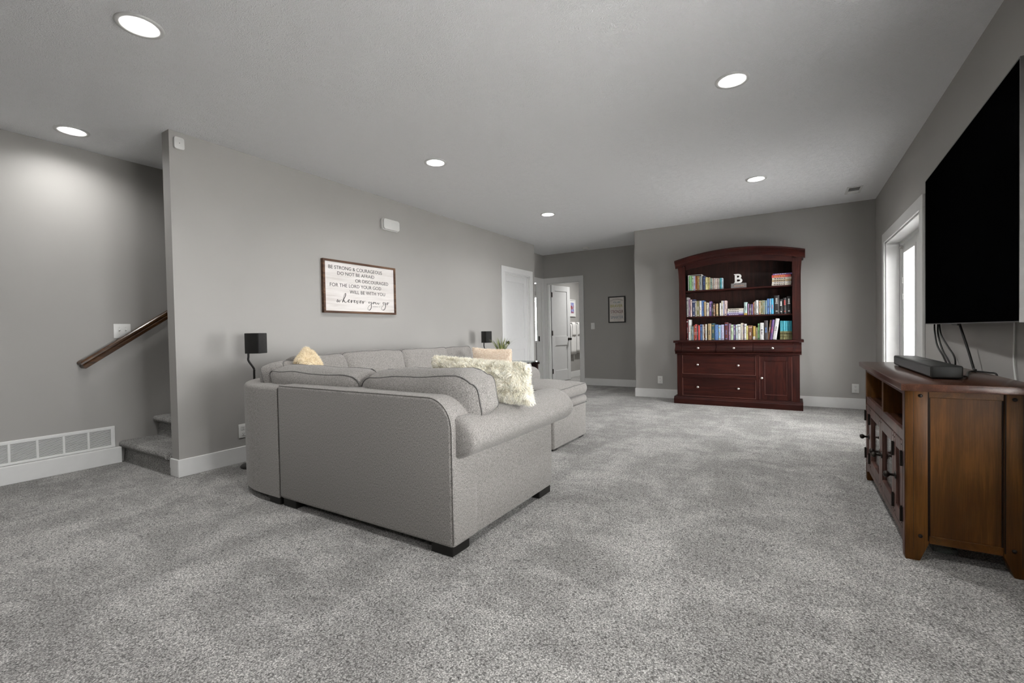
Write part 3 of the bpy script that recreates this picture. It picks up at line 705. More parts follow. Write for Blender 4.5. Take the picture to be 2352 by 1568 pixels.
for a, b, c, e in ((-0.386, -0.330, 0.121, 0.711), (-0.060, -0.007, 0.121, 0.711), (-0.330, -0.060, 0.649, 0.711), (-0.330, -0.060, 0.121, 0.182)): d.box(a, b, 7.079, 7.10, c, e, 0.0025, 1)
d = d.build('cabinet_door', CHV, bc)
MB().box(-0.331, -0.059, 7.089, 7.10, 0.181, 0.650).build('door_panel', CHV, d)
mb = MB()
for a, b, c, e in ((-0.330, -0.322, 0.182, 0.649), (-0.068, -0.060, 0.182, 0.649), (-0.322, -0.068, 0.641, 0.649), (-0.322, -0.068, 0.182, 0.190)): mb.box(a, b, 7.083, 7.092, c, e, 0.002, 1)
mb.build('bead', CHV, d); knob(d, -0.360, 7.080, 0.416)
eb = MB()
for a, b, c, e in ((-0.3865, -0.383, 0.121, 0.711), (-0.010, -0.0065, 0.121, 0.711), (-0.3245, -0.3215, 0.188, 0.643), (-0.3245, -0.066, 0.1885, 0.1915), (-0.0685, -0.066, 0.188, 0.643)): eb.box(a, b, 7.0775 if a < -0.38 or a > -0.02 else 7.0815, 7.084, c, e)
eb.build('worn_edge', BEAD, d)
MB().prism([(7.034, 0.902), (7.026, 0.910), (7.026, 0.926), (7.034, 0.934), (yb1, 0.934), (yb1, 0.902)], 'x', -1.512, 0.126).build('counter_top', CHH, bc)
# hutch
hx0, hx1, ox0, ox1, hy = -1.456, 0.098, -1.366, 0.000, 7.20
for x0, x1 in ((hx0, hx0 + 0.022), (hx1 - 0.022, hx1)):
    MB().box(x0, x1, hy + 0.02, yb1, 0.934, 2.06).build('side_panel', CHV, bc)
for x0, x1, s in ((hx0, ox0, -1), (ox1, hx1, 1)):   # stiles whose outer edge flares out under the crown
    xo, xi = (x0, x1) if s < 0 else (x1, x0); pts = [(xi, 0.934), (xi, 2.03)]
    for k in range(9): t = 1 - k/8; pts.append((xo + s*0.018*t**2.5, 1.72 + 0.33*t))
    pts.append((xo, 0.934)); MB().prism(pts, 'y', hy, hy + 0.022).build('stile', CHV, bc)
MB().box(ox0 - 0.07, ox1 + 0.07, 7.488, 7.500, 0.934, 2.15).build('back_board', CHB, bc)
for z1 in (1.676, 1.287): MB().box(ox0 - 0.06, ox1 + 0.06, 7.228, 7.488, z1 - 0.020, z1, 0.003, 1).build('shelf', CHH, bc)
hc, hw = (hx0 + hx1)/2, 0.825
arc = lambda x, z0, rise: z0 + rise*(1 - ((x - hc)/hw)**2)
xs_ = [hc - 0.79 + 1.58*k/28 for k in range(29)]
pts = [(x, arc(x, 1.952, 0.098)) for x in xs_ if ox0 - 0.02 < x < ox1 + 0.02] 
pts = pts + [(x, arc(x, 2.032, 0.110)) for x in reversed(xs_) if ox0 - 0.02 < x < ox1 + 0.02]
MB().prism(pts, 'y', hy + 0.002, hy + 0.022).build('arched_rail', CHH, bc)
prof = [(hy + 0.03, -0.012), (hy - 0.008, -0.012), (hy - 0.012, 0.006), (hy - 0.020, 0.010), (hy - 0.030, 0.030), (hy - 0.050, 0.052), (hy - 0.072, 0.064), (hy - 0.082, 0.076), (hy - 0.082, 0.092), (hy - 0.074, 0.097), (yb1, 0.097), (yb1, 0.080), (hy + 0.03, 0.080)]
mb = MB(); cr = []
for k in range(41):
    x = hc - 0.826 + 1.652*k/40
    ring = [mb.bm.verts.new((x, y, arc(x, 2.030, 0.112) + dz)) for y, dz in prof]; cr.append(ring)
for A, B in zip(cr, cr[1:]):
    for k in range(len(prof)): mb._f([A[k], A[(k+1) % len(prof)], B[(k+1) % len(prof)], B[k]])
mb._f(cr[0]); mb._f(cr[-1][::-1]); mb.build('arched_crown', CHH, bc, True, ang=0.5)
for s, x in ((-1, hx0), (1, hx1)): MB().box(x, x + s*0.034, hy + 0.0, yb1, 2.022, 2.10, 0.008, 2).build('crown_return', CHH, bc)

# ================================================================== BOOKS
BC = {'green': (.20, .42, .17), 'pale green': (.48, .60, .42), 'lavender': (.46, .47, .66), 'rust': (.46, .13, .05), 'ochre': (.46, .30, .05), 'brown': (.22, .095, .04), 'pale blue': (.50, .62, .68),
 'navy': (.035, .05, .12), 'pale yellow': (.70, .64, .32), 'yellow': (.66, .58, .16), 'tan': (.46, .33, .17), 'teal': (.03, .36, .46), 'cream': (.66, .61, .50), 'pink': (.62, .46, .44), 'white': (.72, .71, .70),
 'grey': (.40, .38, .37), 'mauve': (.26, .14, .24), 'olive': (.24, .22, .09), 'blue': (.10, .22, .50), 'purple': (.12, .06, .22), 'black': (.018, .017, .018), 'pale teal': (.44, .60, .58), 'charcoal': (.06, .05, .055),
 'khaki': (.42, .37, .22), 'grey green': (.27, .31, .25), 'slate': (.16, .25, .29), 'light blue': (.28, .46, .66), 'cyan': (.04, .36, .60), 'dark red': (.22, .025, .03), 'red': (.55, .05, .045), 'dark teal': (.03, .085, .10), 'maroon': (.13, .022, .026)}
BMAT = {k: plain('book_cover_' + k.replace(' ', '_'), tuple(x*0.70 + 0.035*sum(v)/3 for x in v), 0.5, var=0.30, vscale=70) for k, v in BC.items()}
PAGES = plain('book_pages', (.62, .58, .48), 0.9)
LIGHTM, DARKM, GOLDM, REDM, OLIVEM = BMAT['white'], BMAT['charcoal'], BMAT['ochre'], BMAT['red'], BMAT['olive']
rb = random.Random(11)
def ordinal(n):
    w = ['leftmost', 'second', 'third', 'fourth', 'fifth', 'sixth', 'seventh', 'eighth', 'ninth', 'tenth', 'eleventh', 'twelfth', 'thirteenth', 'fourteenth', 'fifteenth', 'sixteenth', 'seventeenth', 'eighteenth', 'nineteenth', 'twentieth']
    if n < 20: return w[n]
    n += 1
    tens, one = divmod(n, 10); tw = {2: 'twenty', 3: 'thirty', 4: 'forty'}[tens]
    return (tw[:-1] + 'ieth') if one == 0 else tw + '-' + ['first', 'second', 'third', 'fourth', 'fifth', 'sixth', 'seventh', 'eighth', 'ninth'][one - 1]
def book_mesh(w, h, d, col, marks):
    """upright book, spine on -y, x centred, base at z=0"""
    mb = MB(); r = min(0.006, w*0.25)
    out = [(-w/2, d), (-w/2, r)] + [(-w/2*math.cos(a), r - r*math.sin(a)) for a in (PI/6, PI/3, PI/2, 2*PI/3, 5*PI/6)] + [(w/2, r), (w/2, d)]
    th = min(0.0022, w*0.16); inn = [(w/2 - th, d - 0.004), (-w/2 + th, d - 0.004), (-w/2 + th, r + 0.003), (w/2 - th, r + 0.003)]
    mb.mi = 0; mb.prism(out, 'z', 0, h)
    mb.mi = 1; mb.box(-w/2 + th, w/2 - th, r + 0.002, d + 0.0006, 0.004, h - 0.004)
    mb.box(-w/2 + th, w/2 - th, r + 0.004, d - 0.002, h - 0.001, h + 0.0004)
    for a, b, c, k in marks:                       # printed title blocks on the spine: z range, width share, slot
        mb.mi = k; ww = w/2*c; mb.box(-ww, ww, -0.0005, 0.001, a*h, b*h)
    return mb.mesh('book')
def marks_for(col, w):
    out = []; k = 2
    z = rb.uniform(0.10, 0.2)
    if rb.random() < 0.8:
        a = rb.uniform(0.30, 0.45); b = a + rb.uniform(0.18, 0.34); nl = rb.randint(3, 7)
        for i in range(nl): out.append((a + (b-a)*i/nl, a + (b-a)*(i+rb.uniform(0.5, 0.85))/nl, rb.uniform(0.2, 0.42), k))
    if rb.random() < 0.55: out.append((0.05, 0.05 + rb.uniform(0.03, 0.07), 0.55, k))
    if rb.random() < 0.4: q = rb.uniform(0.8, 0.88); out.append((q, q + 0.04, 0.85, k))
    return out
SH = [1.676, 1.287, 0.934]
B1 = [(-1.323, -1.284, 1.899, 'green'), (-1.282, -1.26, 1.897, 'pale green'), (-1.259, -1.235, 1.895, 'lavender'), (-1.234, -1.204, 1.893, 'rust'), (-1.203, -1.189, 1.891, 'ochre'), (-1.187, -1.173, 1.889, 'brown'), (-1.172, -1.149, 1.888, 'pale blue'), (-1.127, -1.093, 1.884, 'navy'), (-1.092, -1.063, 1.862, 'pale yellow'), (-1.062, -1.048, 1.855, 'yellow'), (-1.046, -1.03, 1.859, 'tan'), (-1.027, -1.003, 1.845, 'pale teal'), (-1.001, -0.988, 1.842, 'cream'), (-0.987, -0.974, 1.842, 'pink'), (-0.973, -0.96, 1.841, 'white'), (-0.959, -0.947, 1.839, 'pink'), (-0.947, -0.934, 1.838, 'cream'), (-0.933, -0.92, 1.837, 'pink'), (-0.919, -0.906, 1.835, 'white'), (-0.905, -0.893, 1.836, 'pale green'), (-0.892, -0.876, 1.836, 'teal'), (-0.875, -0.86, 1.837, 'pale blue')]
B2 = [(-1.364, -1.334, 1.579, 'grey'), (-1.333, -1.314, 1.552, 'mauve'), (-1.312, -1.285, 1.543, 'pink'), (-1.283, -1.239, 1.545, 'navy'), (-1.238, -1.22, 1.518, 'cream'), (-1.218, -1.182, 1.521, 'olive'), (-1.181, -1.151, 1.519, 'white'), (-1.15, -1.115, 1.522, 'blue'), (-1.114, -1.088, 1.503, 'tan'), (-1.082, -1.064, 1.486, 'white'), (-1.063, -1.046, 1.485, 'cream'), (-1.044, -1.013, 1.504, 'purple'), (-1.012, -0.992, 1.47, 'black'), (-0.99, -0.966, 1.469, 'brown'), (-0.956, -0.923, 1.467, 'tan'), (-0.904, -0.884, 1.473, 'white'), (-0.883, -0.86, 1.504, 'cream'), (-0.858, -0.845, 1.503, 'lavender'), (-0.844, -0.812, 1.505, 'pink'), (-0.585, -0.544, 1.468, 'pale teal'), (-0.541, -0.521, 1.443, 'mauve'), (-0.52, -0.495, 1.438, 'charcoal'), (-0.494, -0.475, 1.437, 'purple'), (-0.473, -0.457, 1.463, 'brown'), (-0.456, -0.44, 1.474, 'grey'), (-0.438, -0.405, 1.488, 'white'), (-0.401, -0.375, 1.482, 'khaki'), (-0.373, -0.354, 1.485, 'olive'), (-0.353, -0.327, 1.484, 'grey green'), (-0.326, -0.3, 1.482, 'slate'), (-0.299, -0.27, 1.504, 'blue'), (-0.268, -0.253, 1.502, 'light blue'), (-0.252, -0.22, 1.505, 'cyan'), (-0.215, -0.153, 1.542, 'black'), (-0.149, -0.113, 1.488, 'black'), (-0.107, -0.068, 1.504, 'black'), (-0.064, -0.013, 1.524, 'black')]
B3 = [(-1.364, -1.341, 1.253, 'dark red'), (-1.339, -1.309, 1.243, 'white'), (-1.308, -1.29, 1.151, 'grey green'), (-1.289, -1.267, 1.142, 'slate'), (-1.265, -1.247, 1.158, 'rust'), (-1.245, -1.222, 1.17, 'red'), (-1.221, -1.204, 1.149, 'charcoal'), (-1.202, -1.177, 1.157, 'red'), (-1.175, -1.142, 1.168, 'blue'), (-1.14, -1.126, 1.163, 'white'), (-1.125, -1.106, 1.167, 'brown'), (-1.103, -1.08, 1.171, 'cream'), (-1.067, -1.02, 1.177, 'tan'), (-1.018, -0.974, 1.18, 'dark teal'), (-0.973, -0.926, 1.159, 'blue'), (-0.924, -0.892, 1.154, 'light blue'), (-0.889, -0.847, 1.157, 'lavender'), (-0.84, -0.795, 1.188, 'maroon'), (-0.789, -0.762, 1.17, 'mauve'), (-0.76, -0.724, 1.154, 'pale green'), (-0.723, -0.698, 1.153, 'purple'), (-0.695, -0.674, 1.152, 'pale blue'), (-0.672, -0.63, 1.159, 'white'), (-0.628, -0.606, 1.174, 'cream'), (-0.605, -0.587, 1.166, 'pink'), (-0.586, -0.56, 1.161, 'white'), (-0.559, -0.538, 1.133, 'yellow'), (-0.535, -0.482, 1.136, 'brown'), (-0.476, -0.444, 1.127, 'ochre'), (-0.442, -0.417, 1.107, 'olive'), (-0.415, -0.391, 1.161, 'green'), (-0.389, -0.341, 1.171, 'white'), (-0.338, -0.291, 1.201, 'charcoal'), (-0.288, -0.264, 1.207, 'brown'), (-0.262, -0.230, 1.21, 'purple'), (-0.226, -0.180, 1.224, 'white'), (-0.145, -0.126, 1.192, 'teal'), (-0.125, -0.106, 1.191, 'teal'), (-0.105, -0.086, 1.19, 'teal'), (-0.085, -0.066, 1.19, 'teal'), (-0.065, -0.046, 1.189, 'teal'), (-0.045, -0.026, 1.189, 'teal'), (-0.025, -0.006, 1.188, 'teal')]
LEAN3 = {33: 6.5, 34: 6.5, 35: 7.5}
for si, (lst, nm) in enumerate(((B1, 'top'), (B2, 'middle'), (B3, 'bottom'))):
    ref = sorted(z - SH[si] for _, _, z, _ in lst)
    for bi, (x0, x1, zt, col) in enumerate(lst):
        h = zt - SH[si] - 0.001; wd = x1 - x0 - 0.0012; d = 0.145 + rb.uniform(-0.012, 0.02) if h > 0.19 else 0.125 + rb.uniform(-0.01, 0.02)
        mk = marks_for(col, wd); dark = sum(BC[col]) < 0.75
        third = LIGHTM if dark else DARKM
        if rb.random() < 0.3: third = rb.choice([GOLDM, REDM, BMAT['purple'], BMAT['blue']])
        if col == 'teal' and si == 2: mk = [(0.0, 0.45, 1.0, 2), (0.12, 0.2, 0.5, 3), (0.27, 0.36, 0.6, 3)]; third = BMAT['olive']
        if col == 'pale teal' and si == 1: mk.append((0.0, 0.14, 1.0, 3))
        if col == 'black' and si == 1 and bi > 30: mk = [(0.62, 0.86, 0.36, 2), (0.55, 0.60, 0.55, 2), (0.12, 0.18, 0.4, 2)]; third = (BMAT['grey'], LIGHTM, REDM, LIGHTM)[bi - 33]
        if col == 'ochre' and si == 2: mk = [(0.03, 0.24, 0.9, 2), (0.1, 0.16, 0.4, 3)]; third = LIGHTM
        me = book_mesh(wd, h, d, col, mk)
        for m in (BMAT[col], PAGES, third, GOLDM): me.materials.append(m)
        yf = 7.247 + rb.uniform(-0.004, 0.012)
        M = Matrix.Translation(((x0 + x1)/2, yf, SH[si] + 0.0006))
        if si == 2 and bi in LEAN3:
            a = math.radians(LEAN3[bi]); M = Matrix.Translation((x0 + wd - 0.008, yf, SH[si] + 0.0006)) @ Matrix.Rotation(a, 4, 'Y') @ Matrix.Translation((-wd/2, 0, 0))
        o = link('book', me, None, None, M)
        size = 'tall' if h > 0.235 else 'small' if h < 0.17 else 'thick' if wd > 0.04 else 'slim' if wd < 0.018 else 'upright'
        lean = 'leaning ' if (si == 2 and bi in LEAN3) else ''
        tag(o, f'{lean}{size} {col} book, {ordinal(bi)} ' + ('' if bi == 0 else 'from left ') + f'on the {nm} bookcase shelf', 'book', f'books on the {nm} shelf')
# slipcase round the first seven books of the top shelf
mb = MB(); a0, a1, zz = -1.328, -1.144, 1.905
mb.box(a0 - 0.004, a0, 7.240, 7.40, SH[0], zz); mb.box(a1, a1 + 0.004, 7.240, 7.40, SH[0], zz); mb.box(a0 - 0.004, a1 + 0.004, 7.240, 7.40, zz, zz + 0.004); mb.box(a0, a1, 7.397, 7.40, SH[0], zz)
tag(mb.build('slipcase', BMAT['white']), 'white slipcase round the boxed set at left of the top shelf', 'box')
# flat stacks
def flat_book(x0, x1, z0, z1, col, third, label, group, dx=0.0):
    mb = MB(); w, h, d = x1 - x0, z1 - z0 - 0.0006, 0.15
    mb.mi = 0; mb.box(0, w, 0, d, 0, 0.002); mb.box(0, w, 0, d, h - 0.002, h); mb.box(0, w, 0, 0.003, 0, h, 0.0012, 1)
    mb.mi = 1; mb.box(0.004, w - 0.004, 0.003, d - 0.003, 0.002, h - 0.002)
    mb.mi = 2; n = 5
    for i in range(n): mb.box(w*(0.12 + 0.6*i/n), w*(0.12 + 0.6*(i + 0.75)/n), -0.0005, 0.001, h*0.3, h*0.7)
    me = mb.mesh('book')
    for m in (BMAT[col], PAGES, third): me.materials.append(m)
    tag(link('book', me, None, None, Matrix.Translation((x0 + dx, 7.25 + rb.uniform(0, .01), z0))), label, 'book', group)
z = SH[0] + 0.0006
for i, (hh, col, th3, dx, l) in enumerate(((0.030, 'cream', DARKM, 0.0, 'cream book, lowest of the flat stack on the top shelf'), (0.022, 'white', DARKM, 0.003, 'white book, second from bottom of the flat top-shelf stack'), (0.028, 'tan', DARKM, 0.002, 'tan book in the middle of the flat top-shelf stack'),
        (0.030, 'cream', DARKM, 0.005, 'cream book under the red one in the flat stack'), (0.036, 'red', GOLDM, 0.0, 'red book, second from top of the flat top-shelf stack'), (0.019, 'purple', LIGHTM, 0.012, 'thin purple book, topmost of the flat top-shelf stack'))):
    flat_book(-0.240, -0.012, z, z + hh, col, th3, l, 'flat stack on the top shelf', dx); z += hh
z = SH[1] + 0.0006
for hh, col, th3, dx, l in ((0.022, 'purple', LIGHTM, 0.0, 'purple book, lowest of the flat stack on the middle shelf'), (0.020, 'lavender', BMAT['purple'], 0.002, 'lavender book, second from bottom of the flat middle-shelf stack'), (0.026, 'white', DARKM, 0.004, 'white book, second from top of the flat middle-shelf stack'), (0.030, 'cream', DARKM, 0.010, 'cream book, topmost of the flat middle-shelf stack')):
    flat_book(-0.806, -0.590 - dx, z, z + hh, col, th3, l, 'flat stack on the middle shelf', dx); z += hh
# letter on a block
def text_mesh(s, u0, u1, v0, v1, ex=0.0006, bold=0.0):
    cu = bpy.data.curves.new('text_tmp', 'FONT'); cu.body = s; cu.extrude = ex; cu.offset = bold; cu.resolution_u = 3
    ob = bpy.data.objects.new('text_tmp', cu); COL.objects.link(ob); bpy.context.view_layer.update()
    me = bpy.data.meshes.new_from_object(ob.evaluated_get(bpy.context.evaluated_depsgraph_get())); bpy.data.objects.remove(ob, do_unlink=True); bpy.data.curves.remove(cu)
    xs = [v.co.x for v in me.vertices]; ys = [v.co.y for v in me.vertices]
    ax, bx, ay, by = min(xs), max(xs), min(ys), max(ys); zs = [v.co.z for v in me.vertices]; zr = max(max(zs), 1e-9)
    for v in me.vertices:
        v.co.x = u0 + (v.co.x - ax)/(bx - ax)*(u1 - u0); v.co.y = v0 + (v.co.y - ay)/(by - ay)*(v1 - v0); v.co.z = v.co.z/zr*ex
    me.materials.clear(); return me
MFY = Matrix(((1, 0, 0, 0), (0, 0, -1, 0), (0, 1, 0, 0), (0, 0, 0, 1)))     # text faces -y, reads along +x
MFX = Matrix(((0, 0, 1, 0), (1, 0, 0, 0), (0, 1, 0, 0), (0, 0, 0, 1)))      # text faces +x, reads along +y
lb = thing('monogram_letter', 'white letter B on a grey block on the top shelf', 'ornament', (-0.652, 7.29, SH[0]))
GREYB = plain('grey_weathered_wood', (0.13, 0.125, 0.12), 0.7, var=0.25, vscale=60)
MB().box(-0.752, -0.556, 7.262, 7.315, SH[0] + 0.0006, 1.746, 0.002, 1).build('block', GREYB, lb)
me = text_mesh('B', -0.702, -0.606, 1.746, 1.880, 0.011, 0.02); link('letter', me, plain('white_enamel', (.74, .73, .71), .4), lb, Matrix.Translation((0, 7.288, 0)) @ MFY)
mb = MB()      # slab serifs of the letter
for z0, z1 in ((1.746, 1.757), (1.869, 1.880)): mb.box(-0.713, -0.655, 7.277, 7.299, z0, z1)
mb.build('serif', MATS['white_enamel'], lb)
scr = [catmull([(-0.71 + 0.022*i + dx, 7.2612, 1.708 + dz) for i in range(6) for dx, dz in ((0, -.012), (.006, .012), (.012, -.010), (.016, .006))], 3)]
MB().tube(scr[0], 0.0013, 5).build('script_line', plain('rose_gold_script', (.45, .25, .18), .4, metal=.5), lb)

# ================================================================== MEDIA CONSOLE
mc = thing('media_console', 'brown wooden media console with glass doors below the television', 'cabinet', (0.66, 3.44, 0))
cx0, cx1, cy0, cy1, czt = 0.447, 0.862, 2.775, 4.125, 0.800
MB().box(0.420, 0.885, 2.695, 4.235, czt, 0.835, 0.005, 2).build('top', BRT, mc, True, ang=0.6)
PW, PD = 0.085, 0.06
for x0, x1, y0, y1 in ((cx0, cx0 + PW, cy0, cy0 + PD), (cx1 - PW, cx1, cy0, cy0 + PD), (cx0, cx0 + PW, cy1 - PD, cy1), (cx1 - PW, cx1, cy1 - PD, cy1)):
    inner = 1 if x0 < 0.6 else -1; xo, xi = (x0, x1) if inner > 0 else (x1, x0)
    pr = [(xo, 0), (xi - inner*0.032, 0), (xi, 0.085), (xi, czt), (xo, czt)]
    mb = MB().prism(pr, 'y', y0, y1); bmesh.ops.recalc_face_normals(mb.bm, faces=mb.bm.faces); mb.bevel(0.004, 2, 0.9)
    o = mb.build('post', BRV, mc, True, ang=0.6)
    if y0 < 3:
        MB().box(xo + inner*0.029, xo + inner*0.0305, y0 - 0.0004, y0 + 0.004, 0.05, 0.79).build('groove', BLACKW, o); MB().box(xi - inner*0.005, xi - inner*0.0005, y0 - 0.0003, y0 + 0.004, 0.10, 0.79).build('dark_edge', DKED, o)
        for pz in (0.772, 0.118): MB().lathe([(0.0085, 0.002), (0.008, -0.003), (0.005, -0.006), (0.0001, -0.007)], 12, Matrix.Translation(((x0 + x1)/2 + inner*0.012, cy0, pz)), axis='y').build('peg', BRONZE, o, True)
# near and far ends: rails and panel
for y0, y1, sg in ((cy0 + 0.006, cy0 + 0.028, 1), (cy1 - 0.028, cy1 - 0.006, -1)):
    a, b = cx0 + PW, cx1 - PW
    MB().box(a, b, y0, y1, 0.763, czt, 0.002, 1).build('end_rail', BRH, mc); MB().box(a, b, y0, y1, 0.086, 0.122, 0.002, 1).build('end_rail', BRH, mc)
    pn = MB().box(a, b, y0 + 0.006*(1 if sg > 0 else 0), y1 - 0.006*(0 if sg > 0 else 1), 0.120, 0.765).build('end_panel', BRV, mc)
    mb = MB()
    for q in (a, b - 0.006): mb.box(q, q + 0.006, y0 + 0.003, y1, 0.122, 0.763)
    mb.build('dark_groove', DKED, pn)
MB().box(cx1 - 0.02, cx1 - 0.008, cy0 + PD, cy1 - PD, 0.11, czt).build('back_board', BRF, mc)
MB().box(cx0 + 0.012, cx1 - 0.02, cy0 + 0.03, cy1 - 0.03, 0.105, 0.125).build('bottom_board', BRH, mc)
MB().box(cx0 + 0.006, cx1 - 0.02, cy0 + 0.03, cy1 - 0.03, 0.575, 0.593).build('shelf', BRT, mc)
MB().box(cx0 + 0.02, cx1 - 0.02, cy0 + 0.03, cy1 - 0.03, 0.35, 0.362).build('inner_shelf', BRF, mc)
MB().box(cx0 + 0.002, cx1 - 0.02, 3.385, 3.445, 0.592, czt).build('divider', BRV, mc)
MB().box(cx0, cx0 + 0.02, cy0 + PD, cy1 - PD, 0.772, czt).build('front_rail', BRF, mc)
MB().box(cx0, cx0 + 0.02, cy0 + 0.047, cy1 - 0.01, 0.548, 0.598, 0.002, 1).build('front_rail', BRF, mc)
pr = [(cy0 + PD, 0.062), (cy0 + PD + 0.10, 0.088), (cy1 - PD - 0.10, 0.088), (cy1 - PD, 0.062), (cy1 - PD, 0.120), (cy0 + PD, 0.120)]
MB().prism(pr, 'x', cx0, cx0 + 0.02).build('apron', BRF, mc)
MB().box(cx0 - 0.002, cx0 + 0.004, cy0 + 0.004, cy0 + 0.046, 0.02, 0.80).build('front_face', BRF, mc)
knob2 = MB().lathe([(0.020, 0.0), (0.019, -0.004), (0.008, -0.007), (0.006, -0.022), (0.010, -0.026), (0.0155, -0.032), (0.0165, -0.040), (0.012, -0.048), (0.0001, -0.052)], 14, axis='x').mesh('knob', True, 1.0)
hinge2 = MB().box(-0.0035, 0.003, -0.014, 0.014, -0.035, 0.035, 0.001, 1).lathe([(0.005, -0.037), (0.005, 0.037)], 8, Matrix.Translation((-0.006, 0, 0))).mesh('hinge')
DOORS = [(2.826, 3.040, False, 1, 0), (3.044, 3.458, True, 1, 0), (3.462, 3.876, True, 0, 1), (3.880, 4.100, False, 0, 1)]
DOORS = [(2.826, 3.038, False, 2.826, 2.992), (3.042, 3.458, True, 3.042, 3.418), (3.462, 3.900, True, 3.900, 3.502), (3.904, 4.080, False, 4.080, 3.945)]
dz0, dz1 = 0.124, 0.545
for y0, y1, gl, hy_, ky in DOORS:
    f = 0.052 if gl else 0.050; xf = cx0 - 0.002
    mb = MB()
    for a, b, c, e in ((y0, y0 + f, dz0, dz1), (y1 - f, y1, dz0, dz1), (y0 + f, y1 - f, dz1 - 0.062, dz1), (y0 + f, y1 - f, dz0, dz0 + 0.068)): mb.box(xf, xf + 0.022, a, b, c, e, 0.0025, 1)
    d = mb.build('cabinet_door', BRF, mc)
    if gl: MB().box(xf + 0.012, xf + 0.015, y0 + f - 0.003, y1 - f + 0.003, dz0 + 0.065, dz1 - 0.059).build('pane', SEEDED if 'SEEDED' in globals() else GLASS, d)
    else: MB().box(xf + 0.012, xf + 0.020, y0 + f - 0.003, y1 - f + 0.003, dz0 + 0.065, dz1 - 0.059).build('door_panel', BRF, d)
    link('knob', knob2, BRONZE, d, Matrix.Translation((xf, ky, 0.335)))
    for hz in (0.462, 0.195): link('hinge', hinge2, BRONZE, d, Matrix.Translation((xf, hy_, hz)))
    pg = MB()
    for a in (y0 + 0.02, y1 - 0.02):
        for c in (dz1 - 0.02, dz0 + 0.02): pg.lathe([(0.0045, 0), (0.004, -0.0015), (0.0001, -0.002)], 8, Matrix.Translation((xf, a, c)), axis='x')
    pg.build('peg', BRONZE, d)
# small white controller on the far shelf, clear plastic cup under the console
t = thing('game_controller', 'white controller lying in the far open console shelf', 'controller', (0.60, 3.80, 0.594))
MB().box(0.55, 0.66, 3.72, 3.78, 0.5945, 0.628, 0.012, 3).build('grip', PLATE, t, True); MB().box(0.56, 0.65, 3.76, 3.86, 0.60, 0.640, 0.014, 3).build('body', PLATE, t, True)
t = thing('plastic_tray', 'clear plastic tray on the carpet under the console', 'tray', (0.615, 2.99, 0.0))
mb = MB(); mb.box(0.575, 0.665, 2.93, 3.02, 0.0005, 0.006, 0.002, 1)
for a, b, c, e in ((0.575, 0.579, 2.93, 3.02), (0.661, 0.665, 2.93, 3.02), (0.575, 0.665, 2.93, 2.934), (0.575, 0.665, 3.016, 3.02)): mb.box(a, b, c, e, 0.0005, 0.022)
mb.build('tray_body', TABGL, t)

# ================================================================== SOUNDBAR
sb = thing('soundbar', 'black soundbar lying on the media console', 'speaker', (0.63, 3.44, 0.835))
MB().box(0.575, 0.690, 2.955, 3.925, 0.8395, 0.900, 0.008, 3).build('body', BLACKP, sb, True, ang=0.6)
GRILLE = fabric_mat('black_grille_cloth', (0.010, 0.010, 0.010), (0.035, 0.034, 0.033), (600, 600, 600), 0.001)
MB().box(0.5735, 0.580, 2.970, 3.910, 0.846, 0.893, 0.002, 1).build('grille', GRILLE, sb)
MB().box(0.615, 0.665, 3.36, 3.52, 0.8995, 0.9008, 0.0004, 1).build('touch_panel', BLACKW, sb)
mb = MB()
for y in (3.05, 3.83): mb.box(0.59, 0.675, y, y + 0.04, 0.8355, 0.841)
mb.build('foot', BLACKP, sb)

# ================================================================== TELEVISION
far, near = Vector((0.850, 4.535, 0)), Vector((0.784, 2.650, 0)); L = (near - far).length; du = (near - far).normalized()
MT = Matrix(((du.x, -0.9994, 0, far.x), (du.y, 0.0350, 0, far.y), (0, 0, 1, 0), (0, 0, 0, 1)))   # x: along, y: out to the room
nn = du.cross(Vector((0, 0, 1))); MT = Matrix(((du.x, nn.x, 0, far.x), (du.y, nn.y, 0, far.y), (0, 0, 1, 0), (0, 0, 0, 1)))
tv = thing('television', 'large black wall-mounted flat television', 'television', (0.82, 3.59, 1.1))
z0, z1 = 1.102, 2.168
SCREEN = plain('black_screen', (0.0012, 0.0012, 0.0013), 0.25, spec=0.0)
FRAME = plain('dark_grey_tv_frame', (0.09, 0.088, 0.085), 0.4, metal=0.6)
mb = MB()
for a, b, c, e in ((0.006, L - 0.006, z0, z0 + 0.006), (0.006, L - 0.006, z1 - 0.006, z1), (0, 0.006, z0, z1), (L - 0.006, L, z0, z1)): mb.box(a, b, -0.026, 0.001, c, e)
link('frame', mb.mesh('frame'), FRAME, tv, MT)
link('screen', MB().box(0.005, L - 0.005, -0.010, 0.0, z0 + 0.005, z1 - 0.005).mesh('screen'), SCREEN, tv, MT)
link('back_housing', MB().box(0.02, L - 0.02, -0.045, -0.010, z0 + 0.02, z1 - 0.12, 0.01, 2).mesh('back_housing'), BLACKP, tv, MT)
link('sensor_bar', MB().box(L*0.40, L*0.47, -0.022, -0.004, z0 - 0.010, z0 + 0.001, 0.002, 1).mesh('sensor_bar'), FRAME, tv, MT)
MB().box(0.868, 0.924, 3.35, 3.80, 1.45, 1.80).build('wall_mount', BLACKM, tv)

